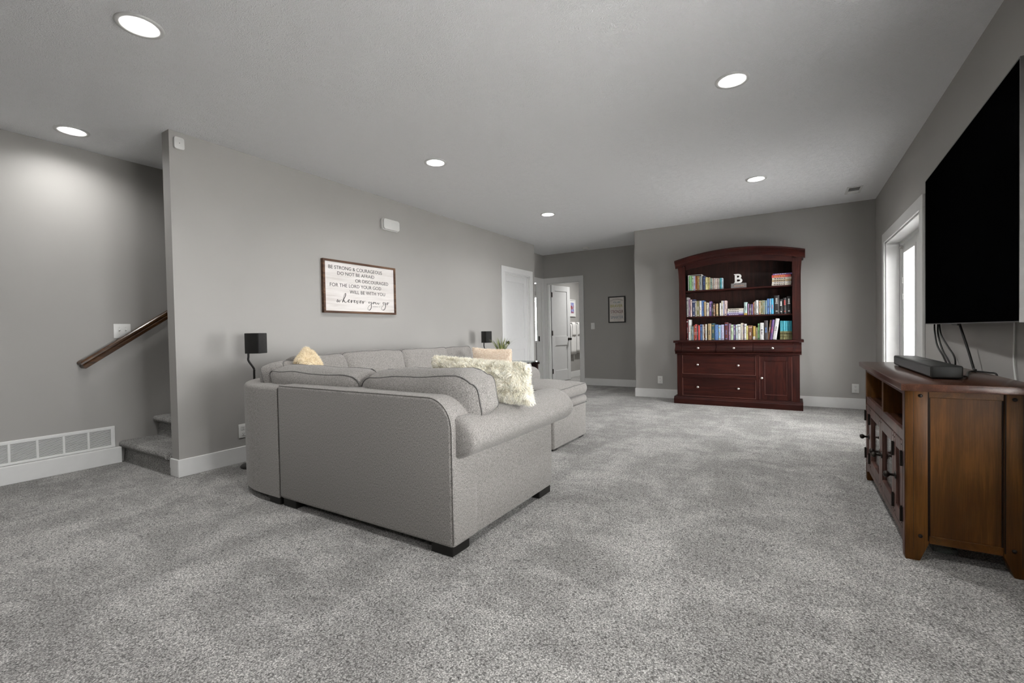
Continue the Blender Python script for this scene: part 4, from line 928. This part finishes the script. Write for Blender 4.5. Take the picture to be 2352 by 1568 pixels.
# ================================================================== CABLES
def cable(name, label, pts, r, mat):
    return tag(MB().tube(catmull(pts, 6), r, 7).build(name, mat, None, True), label, 'cable', 'cables behind the console')
cable('cable', 'black cable hanging farthest from the camera under the television', [(.905, 4.56, 1.12), (.90, 4.53, 1.05), (.892, 4.42, .95), (.898, 4.28, .87), (.905, 4.22, .80), (.905, 4.20, .70)], 0.0055, BLACKP)
cable('cable', 'black cable crossing its neighbour under the television', [(.905, 4.46, 1.12), (.90, 4.44, 1.03), (.896, 4.30, .92), (.90, 4.17, .85), (.906, 4.10, .78), (.906, 4.08, .70)], 0.0055, BLACKP)
cable('cable', 'black cable bowing out in a loop under the television', [(.905, 4.43, 1.12), (.90, 4.36, 1.03), (.897, 4.18, .95), (.90, 4.07, .90), (.903, 4.04, .86), (.906, 4.06, .80), (.906, 4.08, .70)], 0.005, BLACKP)
cable('cable', 'thick black cable from the television to the console top', [(.84, 3.72, 1.14), (.855, 3.70, 1.06), (.868, 3.64, .95), (.874, 3.59, .87), (.876, 3.57, .8415), (.870, 3.52, .8415)], 0.0062, BLACKP)
cable('cable', 'black cable curving from the soundbar over the console top', [(.684, 3.02, .85), (.715, 3.02, .846), (.76, 3.20, .843), (.815, 3.40, .8405), (.862, 3.42, .8405), (.884, 3.36, .8405), (.897, 3.32, .838), (.902, 3.30, .80)], 0.0045, BLACKP)
cable('cable', 'white cable running down the wall behind the console', [(.918, 3.165, 1.2), (.918, 3.16, 1.05), (.917, 3.165, .93), (.916, 3.15, .86), (.916, 3.13, .78), (.916, 3.12, .6)], 0.0042, PLATE)

# ================================================================== WALL SIGN
sg = thing('wall_sign', 'framed white wooden sign with black verse lettering', 'sign', (XA, 3.49, 1.62))
xf = XA + 0.030
MB().box(XA + 0.004, xf - 0.004, 3.008, 3.976, 1.358, 1.890).build('board', SIGNW, sg)
for a, b, c, e in ((2.988, 3.012, 1.343, 1.905), (3.970, 3.994, 1.343, 1.905), (3.012, 3.970, 1.883, 1.905), (3.012, 3.970, 1.343, 1.365)):
    MB().box(XA + 0.001, xf + 0.008, a, b, c, e, 0.0015, 1).build('frame_side', SIGNF, sg)
MS = Matrix.Translation((xf - 0.0035, 0, 0)) @ MFX
for s, u0, u1, v0, v1 in (('BE STRONG & COURAGEOUS', 3.060, 3.787, 1.808, 1.846), ('DO NOT BE AFRAID', 3.168, 3.670, 1.750, 1.786), ('OR DISCOURAGED', 3.400, 3.882, 1.686, 1.723), ('FOR THE LORD YOUR GOD', 3.073, 3.770, 1.623, 1.660), ('WILL BE WITH YOU', 3.322, 3.830, 1.558, 1.596), ('JOSHUA 1:9', 3.638, 3.752, 1.420, 1.432)):
    link('lettering', text_mesh(s, u0, u1, v0, v1, 0.0005), INK, sg, MS)
SCRIPT = [[(3.1658, 1.487), (3.157, 1.4723), (3.1566, 1.4594), (3.1667, 1.4614), (3.1772, 1.4733), (3.1826, 1.4821), (3.1787, 1.4676), (3.1836, 1.4599), (3.1939, 1.4655), (3.2029, 1.4803), (3.215, 1.4867)], [(3.2234, 1.4589), (3.236, 1.4993), (3.2493, 1.5377), (3.2603, 1.5557), (3.2689, 1.5528), (3.2648, 1.5328), (3.2482, 1.5029), (3.2319, 1.476), (3.2241, 1.4577), (3.2387, 1.4749), (3.2482, 1.4783), (3.2513, 1.4677), (3.2607, 1.458), (3.2748, 1.4607), (3.2927, 1.4747), (3.3141, 1.4801), (3.3214, 1.4893), (3.3109, 1.4916), (3.2999, 1.4794), (3.3013, 1.4663), (3.3135, 1.4625), (3.328, 1.472), (3.3373, 1.4848), (3.3435, 1.4869), (3.3384, 1.4607), (3.3426, 1.4597), (3.3495, 1.473), (3.3606, 1.4848), (3.3751, 1.4867)], [(3.3745, 1.4689), (3.3893, 1.4773), (3.395, 1.4865), (3.386, 1.4881), (3.3766, 1.4773), (3.378, 1.464), (3.3888, 1.4616), (3.4036, 1.4697), (3.4121, 1.4826), (3.4173, 1.4846), (3.4163, 1.4643), (3.4196, 1.4531), (3.429, 1.4589), (3.4388, 1.4773), (3.4485, 1.4928)], [(3.4544, 1.4685), (3.474, 1.476), (3.48, 1.4862), (3.4707, 1.4879), (3.4572, 1.4752), (3.4587, 1.4618), (3.4717, 1.4609), (3.487, 1.4706), (3.4937, 1.4806), (3.5006, 1.4833), (3.4979, 1.459), (3.5016, 1.4577), (3.5096, 1.4717), (3.5233, 1.4844), (3.5328, 1.4849)], [(3.5893, 1.4821), (3.5823, 1.4689), (3.588, 1.464), (3.6018, 1.4698), (3.6138, 1.4802), (3.6166, 1.4582), (3.6164, 1.4243), (3.6073, 1.3993), (3.5894, 1.3874), (3.5702, 1.3919), (3.5668, 1.4071), (3.5831, 1.4322), (3.6109, 1.4518), (3.635, 1.4667), (3.6432, 1.4764), (3.6552, 1.48), (3.661, 1.475), (3.6526, 1.4629), (3.6395, 1.4586), (3.6357, 1.4652), (3.6511, 1.4752), (3.6821, 1.476), (3.6846, 1.4643), (3.6924, 1.4584), (3.7047, 1.4652), (3.7151, 1.4756), (3.7188, 1.4627), (3.7288, 1.4593), (3.7497, 1.4766)], [(3.8173, 1.4813), (3.8023, 1.4838), (3.7949, 1.4723), (3.8008, 1.4608), (3.8135, 1.4668), (3.8265, 1.4826), (3.8316, 1.458), (3.8289, 1.426), (3.8156, 1.4017), (3.7903, 1.3939), (3.7708, 1.4018), (3.7684, 1.4175), (3.7877, 1.4403), (3.8173, 1.4558), (3.8428, 1.4681), (3.8516, 1.4781), (3.8645, 1.4834), (3.8706, 1.4751), (3.8616, 1.4602), (3.8476, 1.4597), (3.8455, 1.4714), (3.8643, 1.4799), (3.8943, 1.4832)]]
mb = MB()
for stroke in SCRIPT:
    pp = catmull([(xf - 0.0036, y, z) for y, z in stroke], 5); n_ = len(pp)
    rad = []
    for i in range(n_):
        d = pp[min(i+1, n_-1)] - pp[max(i-1, 0)]; rad.append(0.0018 + (0.0021 if d.z < -0.0008 else 0.0))
    mb.tube(pp, 0.002, 6, rad=rad)
mb.build('script_lettering', INK, sg, True)

# ================================================================== POSTER IN THE HALL
po = thing('framed_poster', 'black framed poster of coloured words on the hall wall', 'poster', (-2.936, 8.71, 1.5))
PAPER = plain('cream_poster_paper', (0.60, 0.565, 0.53), 0.6, var=0.04)
BLKF = plain('black_picture_frame', (0.012, 0.011, 0.010), 0.4)
MB().box(-3.09, -2.782, YH - 0.014, YH - 0.004, 1.27, 1.755).build('print', PAPER, po)
for a, b, c, e in ((-3.107, -3.085, 1.255, 1.772), (-2.787, -2.765, 1.255, 1.772), (-3.085, -2.787, 1.752, 1.772), (-3.085, -2.787, 1.255, 1.275)): MB().box(a, b, YH - 0.024, YH - 0.001, c, e, 0.002, 1).build('frame_side', BLKF, po)
MP = Matrix.Translation((0, YH - 0.0145, 0)) @ MFY
for s, u0, u1, v0, v1, col in (('YOU ARE', -3.008, -2.862, 1.640, 1.669, (.05, .17, .20)), ('BRAVER', -3.063, -2.818, 1.558, 1.612, (.32, .30, .04)), ('than you believe', -3.004, -2.85, 1.527, 1.543, (.30, .27, .25)), ('STRONGER', -3.057, -2.806, 1.440, 1.502, (.12, .02, .02)), ('than you seem', -3.03, -2.84, 1.409, 1.425, (.30, .27, .25)), ('SMARTER', -3.058, -2.808, 1.333, 1.388, (.16, .21, .26)), ('than you think', -2.998, -2.855, 1.302, 1.317, (.33, .30, .28))):
    link('lettering', text_mesh(s, u0, u1, v0, v1, 0.0005, 0), plain('poster_ink_' + s.split()[0].lower() + str(len(s)), col, .7), po, MP)
me = text_mesh('ALWAYS REMEMBER', -3.066, -2.808, 1.672, 1.700, 0.0005)
for v in me.vertices: v.co.y += 0.028*(1 - ((v.co.x + 2.937)/0.13)**2)
link('lettering', me, plain('poster_ink_arched', (.22, .19, .18), .7), po, MP)

# ================================================================== SPEAKERS ON STANDS
def speaker(label_s, c, ang, slabel, foot):
    """c: middle of the cabinet; ang: direction the grille faces"""
    g = thing('speaker_stand', slabel, 'speaker stand', (foot[0], foot[1], 0), 'speaker stands behind the sofa')
    f = Vector((math.cos(ang), math.sin(ang), 0)); back = Vector(c) - f*0.071
    MB().lathe([(0.0001, 0.0), (0.125, 0.0), (0.125, 0.008), (0.115, 0.016), (0.02, 0.022), (0.0001, 0.022)], 28, Matrix.Translation((foot[0], foot[1], 0.001))).build('base', BLACKM, g, True, ang=0.7)
    pts = [(foot[0], foot[1], 0.02), (foot[0], foot[1], 0.4), (foot[0], foot[1], 0.78), Vector((foot[0], foot[1], 0.83)), Vector((back.x, back.y, 0.90)), Vector((back.x, back.y, 0.94)), Vector((back.x, back.y, 1.02))]
    MB().tube(catmull(pts, 6), 0.0085, 10).build('pole', BLACKM, g, True)
    MB().box(-0.006, 0.004, -0.014, 0.014, -0.03, 0.03, M=Matrix.Translation(back) @ Matrix.Rotation(ang, 4, 'Z')).build('bracket', NICKEL, g)
    s = thing('satellite_speaker', label_s, 'speaker', tuple(Vector(c) - Vector((0, 0, 0.086))), 'small black speakers')
    Ms = Matrix.Translation(c) @ Matrix.Rotation(ang, 4, 'Z')
    link('cabinet', MB().box(-0.064, 0.056, -0.052, 0.052, -0.086, 0.086, 0.004, 2).mesh('cabinet', True, 0.6), BLACKP, s, Ms)
    link('grille', MB().box(0.057, 0.070, -0.052, 0.052, -0.086, 0.086, 0.005, 2).mesh('grille', True, 0.6), GRILLE, s, Ms)
speaker('small black speaker on a stand by the sofa corner', (-3.885, 2.150, 1.049), math.radians(23), 'black speaker stand behind the curved sofa corner', (-3.93, 2.155))
speaker('small black speaker beside the potted grass', (-3.90, 5.60, 1.040), math.radians(-22), 'black speaker stand beside the glass end table', (-3.97, 5.66))

# ================================================================== END TABLE AND PLANT
et = thing('end_table', 'dark end table with glass top beyond the far sofa arm', 'table', (-3.5, 5.4, 0))
DARKW = wood_mat('espresso_wood', (.008, .004, .004), (.018, .009, .008), (.03, .015, .012), rough=.35)
tx0, tx1, ty0, ty1, tz = -3.76, -3.10, 5.02, 5.78, 0.675
MB().box(tx0, tx1, ty0, ty1, tz, tz + 0.010, 0.003, 1).build('glass_top', TABGL, et)
for x, s in ((tx0 + 0.03, 1), (tx1 - 0.03, -1)):
    for y in (ty0 + 0.05, ty1 - 0.05):
        p = [(x + 0.03, tz - 0.028), (x + 0.03, tz - 0.002), (x - 0.03, tz - 0.002), (x - 0.03, tz - 0.028)] 
        o = [(x - s*0.022, 0.0), (x + s*0.026, 0.0)]
        cur = [(x + s*(0.026 + 0.05*(k/6)**2.2), 0.35 + (tz - 0.03 - 0.35)*k/6) for k in range(7)]
        MB().prism([(x - s*0.022, 0.0), (x + s*0.022, 0.0)] + cur + [(x - s*0.022, tz - 0.03)], 'y', y - 0.018, y + 0.018).build('leg', DARKW, et)
for y in (ty0 + 0.05, ty1 - 0.05): MB().box(tx0 - 0.015, tx1 + 0.015, y - 0.022, y + 0.022, tz - 0.032, tz - 0.0005, 0.003, 1).build('cross_bar', DARKW, et)
MB().box(tx0 + 0.04, tx1 - 0.04, ty0 + 0.05, ty1 - 0.05, 0.20, 0.222, 0.003, 1).build('lower_shelf', DARKW, et)
pt = thing('potted_grass', 'potted green grass plant on the glass end table', 'plant', (-3.50, 5.38, tz + 0.010))
POT = plain('white_ceramic_pot', (.6, .59, .57), .4); SOIL = plain('dark_soil', (.03, .022, .015), .95)
Mp = Matrix.Translation((-3.50, 5.38, tz + 0.0105))
link('pot', MB().lathe([(0.050, 0), (0.058, 0.01), (0.072, 0.12), (0.074, 0.128), (0.066, 0.128), (0.064, 0.11)], 24, cap=True).mesh('pot', True, .7), POT, pt, Mp)
link('soil', MB().lathe([(0.0001, 0.112), (0.0655, 0.112)], 20, cap=False).mesh('soil'), SOIL, pt, Mp)
GR = [plain('grass_blade_green', (.15, .19, .05), .6), plain('grass_blade_yellow', (.42, .42, .13), .6), plain('grass_blade_dark', (.035, .055, .025), .6)]
rg = random.Random(4)
for k in range(110):
    a = rg.uniform(0, 2*PI); r0 = 0.045*math.sqrt(rg.random()); lean = rg.uniform(0.05, 0.75) if k % 3 else rg.uniform(0.5, 1.0); Lb = rg.uniform(0.17, 0.265); wd = rg.uniform(0.003, 0.0055)
    d = Vector((math.cos(a), math.sin(a), 0)); sd = Vector((-d.y, d.x, 0)); mb = MB(); prev = None
    for i in range(6):
        t_ = i/5; p = Vector((r0*math.cos(a), r0*math.sin(a), 0.112)) + d*(Lb*(lean*0.35*t_ + lean*0.5*t_*t_)) + Vector((0, 0, Lb*(t_ - 0.22*lean*t_*t_)))
        w_ = wd*(1 - t_**2*0.92); cur = [mb.bm.verts.new(p - sd*w_), mb.bm.verts.new(p + d*w_*0.3), mb.bm.verts.new(p + sd*w_)]
        if prev: mb._f([prev[0], prev[1], cur[1], cur[0]]); mb._f([prev[1], prev[2], cur[2], cur[1]])
        prev = cur
    link('leaf', mb.mesh('leaf'), GR[0 if rg.random() < .5 else (1 if rg.random() < .6 else 2)], pt, Mp)

# ================================================================== SMALL WALL FITTINGS
def outlet(name, label, cat, M, w=0.076, h=0.122, kind='outlet', n=1):
    """plate in local x (across) z (up), front on -y"""
    t = link(name, None, M=M); t.empty_display_size = 0.03; tag(t, label, cat)
    link('plate', MB().box(-w/2, w/2, -0.006, 0, -h/2, h/2, 0.003, 2).mesh('plate', True, .6), PLATE, t, M)
    if kind == 'outlet':
        for z in (-0.025, 0.025):
            r = link('receptacle', MB().box(-0.017, 0.017, -0.0085, -0.005, z - 0.016, z + 0.016, 0.004, 2).mesh('receptacle'), PLATE, t, M)
            mb = MB()
            for x in (-0.006, 0.006): mb.box(x - 0.0012, x + 0.0012, -0.0092, -0.008, z - 0.003, z + 0.007)
            mb.box(-0.0022, 0.0022, -0.0092, -0.008, z - 0.012, z - 0.007); link('slot', mb.mesh('slot'), SLOT, r, M)
    elif kind == 'rocker':
        link('rocker', MB().box(-0.016, 0.016, -0.0095, -0.004, -0.033, 0.033, 0.003, 2).mesh('rocker'), PLATE, t, M)
    else:
        for i in range(n):
            x = (i - (n-1)/2)*0.047
            link('toggle', MB().box(-0.005, 0.005, -0.022, 0, -0.007, 0.007, 0.002, 1, M=Matrix.Translation((x, -0.004, 0.002)) @ Matrix.Rotation(-0.5, 4, 'X')).mesh('toggle'), PLATE, t, M)
            mb = MB()
            for z in (-0.03, 0.03): mb.lathe([(0.003, -0.0068), (0.003, -0.005)], 8, Matrix.Translation((x, 0, z)), axis='y')
            link('screw', mb.mesh('screw'), NICKEL, t, M)
    return t
FXP = Matrix.Rotation(PI/2, 4, 'Z')      # local -y turned to face +x
outlet('wall_outlet', 'white wall outlet left of the bookcase', 'outlet', Matrix.Translation((-1.830, YB - 0.0005, 0.290)))
outlet('wall_outlet', 'white wall outlet between the bookcase and the console', 'outlet', Matrix.Translation((0.708, YB - 0.0005, 0.272)))
outlet('wall_outlet', 'white wall outlet half hidden by the curved sofa corner', 'outlet', Matrix.Translation((XA + 0.0005, 2.160, 0.276)) @ FXP)
outlet('light_switch', 'white rocker switch on the hall wall beside the poster', 'switch', Matrix.Translation((-3.442, YH - 0.0005, 1.201)), kind='rocker', w=0.08, h=0.13)
outlet('light_switch', 'white double toggle switch above the stair handrail', 'switch', Matrix.Translation((XS + 0.0005, 1.667, 1.180)) @ FXP, w=0.124, h=0.128, kind='toggle', n=2)
t = thing('door_chime', 'white rounded chime box high on the long wall', 'chime', (XA, 3.937, 2.418))
mb = MB().prism([(y + 3.937, z + 2.418) for y, z in rrect(0.262, 0.134, 0.030)], 'x', XA + 0.0005, XA + 0.030); mb.build('backplate', PLATE, t, True, ang=.6)
mb = MB().prism([(y + 3.940, z + 2.418) for y, z in rrect(0.250, 0.124, 0.028)], 'x', XA + 0.030, XA + 0.055); bmesh.ops.recalc_face_normals(mb.bm, faces=mb.bm.faces); mb.bevel(0.006, 2, 0.9); mb.build('cover', PLATE, t, True, ang=.6)
t = thing('alarm_sensor', 'small white rounded sensor at the top wall corner by the stairs', 'sensor', (XA, 1.729, 2.647))
mb = MB().prism([(y + 1.729, z + 2.647) for y, z in rrect(0.072, 0.094, 0.016)], 'x', XA + 0.0005, XA + 0.024); bmesh.ops.recalc_face_normals(mb.bm, faces=mb.bm.faces); mb.bevel(0.004, 2, 0.9); mb.build('cover', PLATE, t, True, ang=.6)
MB().lathe([(0.003, 0.0235), (0.003, 0.0246)], 10, Matrix.Translation((XA, 1.729, 2.647)), axis='x').build('sensor_eye', SLOT, t)
t = thing('smoke_detector', 'white round smoke detector on the hall ceiling', 'detector', (-3.442, 8.40, H))
MB().lathe([(0.075, -0.0005), (0.075, -0.010), (0.066, -0.012)], 28, Matrix.Translation((-3.442, 8.40, H))).build('base', PLATE, t, True, ang=.6)
MB().lathe([(0.062, -0.012), (0.060, -0.034), (0.050, -0.042), (0.0001, -0.044)], 28, Matrix.Translation((-3.442, 8.40, H))).build('cover', PLATE, t, True, ang=.6)
# ceiling register
t = thing('ceiling_register', 'small white ceiling air register near the right wall', 'vent', (0.636, 6.88, H))
mb = MB()
for a, b, c, e in ((0.560, 0.585, 6.715, 7.045), (0.690, 0.715, 6.715, 7.045), (0.585, 0.690, 6.715, 6.745), (0.585, 0.690, 7.015, 7.045)): mb.box(a, b, c, e, H - 0.006, H - 0.0005, 0.002, 1)
mb.build('frame', TRIM, t); MB().box(0.585, 0.690, 6.745, 7.015, H - 0.0015, H - 0.0005).build('duct', SLOT, t)
for k in range(9):
    y = 6.762 + k*0.030; MB().box(0.585, 0.690, -0.011, 0.011, -0.0007, 0.0007, M=Matrix.Translation((0, y, H - 0.006)) @ Matrix.Rotation(0.45 if k < 5 else -0.45, 4, 'X')).build('slat', TRIM, t)
# return-air grille on the stair wall
rv = thing('return_air_grille', 'long white return-air grille above the baseboard at left', 'vent', (XS, 1.1, 0.14))
gx = XS + 0.0005; g0, g1, gz0, gz1 = 0.43, 1.588, 0.142, 0.330
mb = MB(); mb.box(gx, gx + 0.009, g0, g1, gz1 - 0.026, gz1, 0.003, 1); mb.box(gx, gx + 0.009, g0, g1, gz0, gz0 + 0.022, 0.003, 1); mb.box(gx, gx + 0.0086, g1 - 0.03, g1 - 0.0004, gz0 + 0.001, gz1 - 0.001, 0.003, 1); mb.box(gx, gx + 0.0086, g0 + 0.0004, g0 + 0.03, gz0 + 0.001, gz1 - 0.001, 0.003, 1)
mb.build('frame', TRIM, rv); MB().box(gx + 0.0002, gx + 0.001, g0 + 0.032, g1 - 0.032, gz0 + 0.015, gz1 - 0.015).build('dark_duct', SLOT, rv)
for k in range(7):
    y1 = 1.556 - k*0.1565; y0 = max(y1 - 0.1415, g0 + 0.03)
    if k: MB().box(gx, gx + 0.008, y1, y1 + 0.0155, gz0 + 0.02, gz1 - 0.024, 0.002, 1).build('mullion', TRIM, rv)
    mb = MB(); z = gz0 + 0.028
    while z < gz1 - 0.028: mb.box(-0.0032, 0.0032, y0, y1, -0.0006, 0.0006, M=Matrix.Translation((gx + 0.005, 0, z)) @ Matrix.Rotation(0.75, 4, 'Y')); z += 0.0088
    o = mb.build('louvres', TRIM, rv); o['kind'] = 'stuff'

# ================================================================== HANDRAIL
hr = thing('handrail', 'brown wooden handrail rising along the stair wall', 'handrail', (XS, 1.36, 0.87))
sl = math.atan2(0.186, 0.262); ca, sa = math.cos(sl), math.sin(sl)
prof = [(-0.027, -0.026), (-0.027, -0.006), (-0.020, 0.004), (-0.027, 0.012), (-0.026, 0.026), (-0.018, 0.034), (0, 0.037), (0.018, 0.034), (0.026, 0.026), (0.027, 0.012), (0.020, 0.004), (0.027, -0.006), (0.027, -0.026), (0.019, -0.031), (-0.019, -0.031)]
def rail_sweep(path_frames):
    mb = MB(); rs = []
    for p, u, v in path_frames: rs.append([mb.bm.verts.new(p + u*a + v*b) for a, b in prof])
    for A, B in zip(rs, rs[1:]):
        for k in range(len(prof)): mb._f([A[k], A[(k+1) % len(prof)], B[(k+1) % len(prof)], B[k]])
    mb._f(rs[0]); mb._f(rs[-1][::-1]); return mb
upv = Vector((0, -sa, ca)); xr_ = XS + 0.072
p0 = Vector((xr_, 1.386, 0.899)); p1 = p0 + Vector((0, ca, sa))*2.4; ax = Vector((0, ca, sa))
mit = Vector((1, 0, 0)) - ax*1.0      # mitred corner where the rail turns into the wall
rail_sweep([(p0, Vector((1, 0, 0)) - ax*1.0, upv), (p1, Vector((1, 0, 0)), upv)]).build('rail', RAIL, hr, True, ang=.5)
rail_sweep([(p0, Vector((1, 0, 0)) - ax*1.0, upv), (Vector((XS + 0.001, p0.y, p0.z)), -ax*1.0, upv)]).build('wall_return', RAIL, hr, True, ang=.5)
for s_ in (0.80, 1.9):
    q = p0 + ax*s_ - upv*0.03
    b = MB().tube(catmull([q, q - Vector((0, 0, 0.035)), q - Vector((0.02, 0, 0.055)), Vector((XS + 0.004, q.y, q.z - 0.055))], 5), 0.007, 10)
    b.lathe([(0.026, 0.0005), (0.026, 0.004), (0.012, 0.010)], 16, Matrix.Translation((XS, q.y, q.z - 0.055)), axis='x'); b.build('bracket', BRONZE, hr, True, ang=.7)

# ================================================================== BATHROOM PICTURE AND TOWELS
bx = -4.50
pc = thing('framed_picture', 'small white framed colourful picture in the bathroom', 'picture', (bx, 10.063, 1.657))
MB().box(bx + 0.001, bx + 0.012, 9.774, 10.228, 1.466, 1.848).build('mat_board', PLATE, pc)
for a, b, c, e in ((9.759, 9.779, 1.454, 1.862), (10.223, 10.244, 1.454, 1.862), (9.779, 10.223, 1.841, 1.862), (9.779, 10.223, 1.454, 1.475)): MB().box(bx + 0.001, bx + 0.02, a, b, c, e, 0.002, 1).build('frame_side', PLATE, pc)
def print_mat():
    m, nt, b = nodes('picture_print'); v = N(nt, 'ShaderNodeTexVoronoi', i_Scale=16.0); nt.links.new(coords(nt), v.inputs['Vector'])
    r = ramp(nt, [(0.0, (.10, .13, .42)), (0.35, (.40, .42, .62)), (0.6, (.30, .05, .06)), (1.0, (.55, .50, .48))]); nt.links.new(v.outputs['Color'], r.inputs['Fac']); nt.links.new(r.outputs['Color'], b.inputs['Base Color']); return m
MB().box(bx + 0.0118, bx + 0.0128, 9.970, 10.156, 1.534, 1.786).build('print', print_mat(), pc)
tb = thing('towel_bar', 'dark towel bar on the bathroom wall', 'towel bar', (bx, 10.115, 1.286))
MB().tube([(bx + 0.06, 9.764, 1.291), (bx + 0.06, 10.528, 1.291)], 0.008, 10).build('bar', BRONZE, tb, True)
for y in (9.764, 10.528): MB().lathe([(0.024, 0.0005), (0.024, 0.006), (0.010, 0.012), (0.010, 0.066)], 14, Matrix.Translation((bx, y, 1.291)), axis='x').build('post', BRONZE, tb, True, ang=.7)
TOWEL = fabric_mat('white_towel', (.56, .54, .52), (.78, .77, .75), (200, 200, 200), 0.002)
def towel(label, y0, y1, zb, off, group):
    mb = MB(); n, m = 10, 16; th = 0.014 + off
    def P(u, s):
        ph = 0.004*math.sin(u*9 + y0*30); y = y0 + (y1 - y0)*u + 0.006*math.sin(s*5)
        top = 1.291 + 0.010 + off; fall = 0.60
        if s < 0.5: z = top - (top - zb)*(1 - s/0.5); x = bx + 0.06 + 0.012 + off + ph
        else: z = top - (top - zb - 0.05)*((s - 0.5)/0.5); x = bx + 0.06 - 0.012 - off*0.8 + ph
        if abs(s - 0.5) < 0.04: x = bx + 0.06; z = top + 0.004
        return (x, y, z)
    g = [[mb.bm.verts.new(P(i/n, j/m)) for j in range(m+1)] for i in range(n+1)]
    for i in range(n):
        for j in range(m): mb._f([g[i][j], g[i+1][j], g[i+1][j+1], g[i][j+1]])
    o = mb.build('towel', TOWEL, None, True); md = o.modifiers.new('thickness', 'SOLIDIFY'); md.thickness = 0.008; md.offset = 0
    tag(o, label, 'towel', group)
towel('long white bath towel hung nearer the open door', 9.815, 10.115, 0.560, 0.002, 'white towels')
towel('long white bath towel hung farther from the open door', 10.146, 10.466, 0.585, 0.002, 'white towels')
towel('short white hand towel over the nearer bath towel', 9.877, 10.084, 0.997, 0.014, 'white towels')
towel('short white hand towel over the farther bath towel', 10.218, 10.414, 1.007, 0.014, 'white towels')
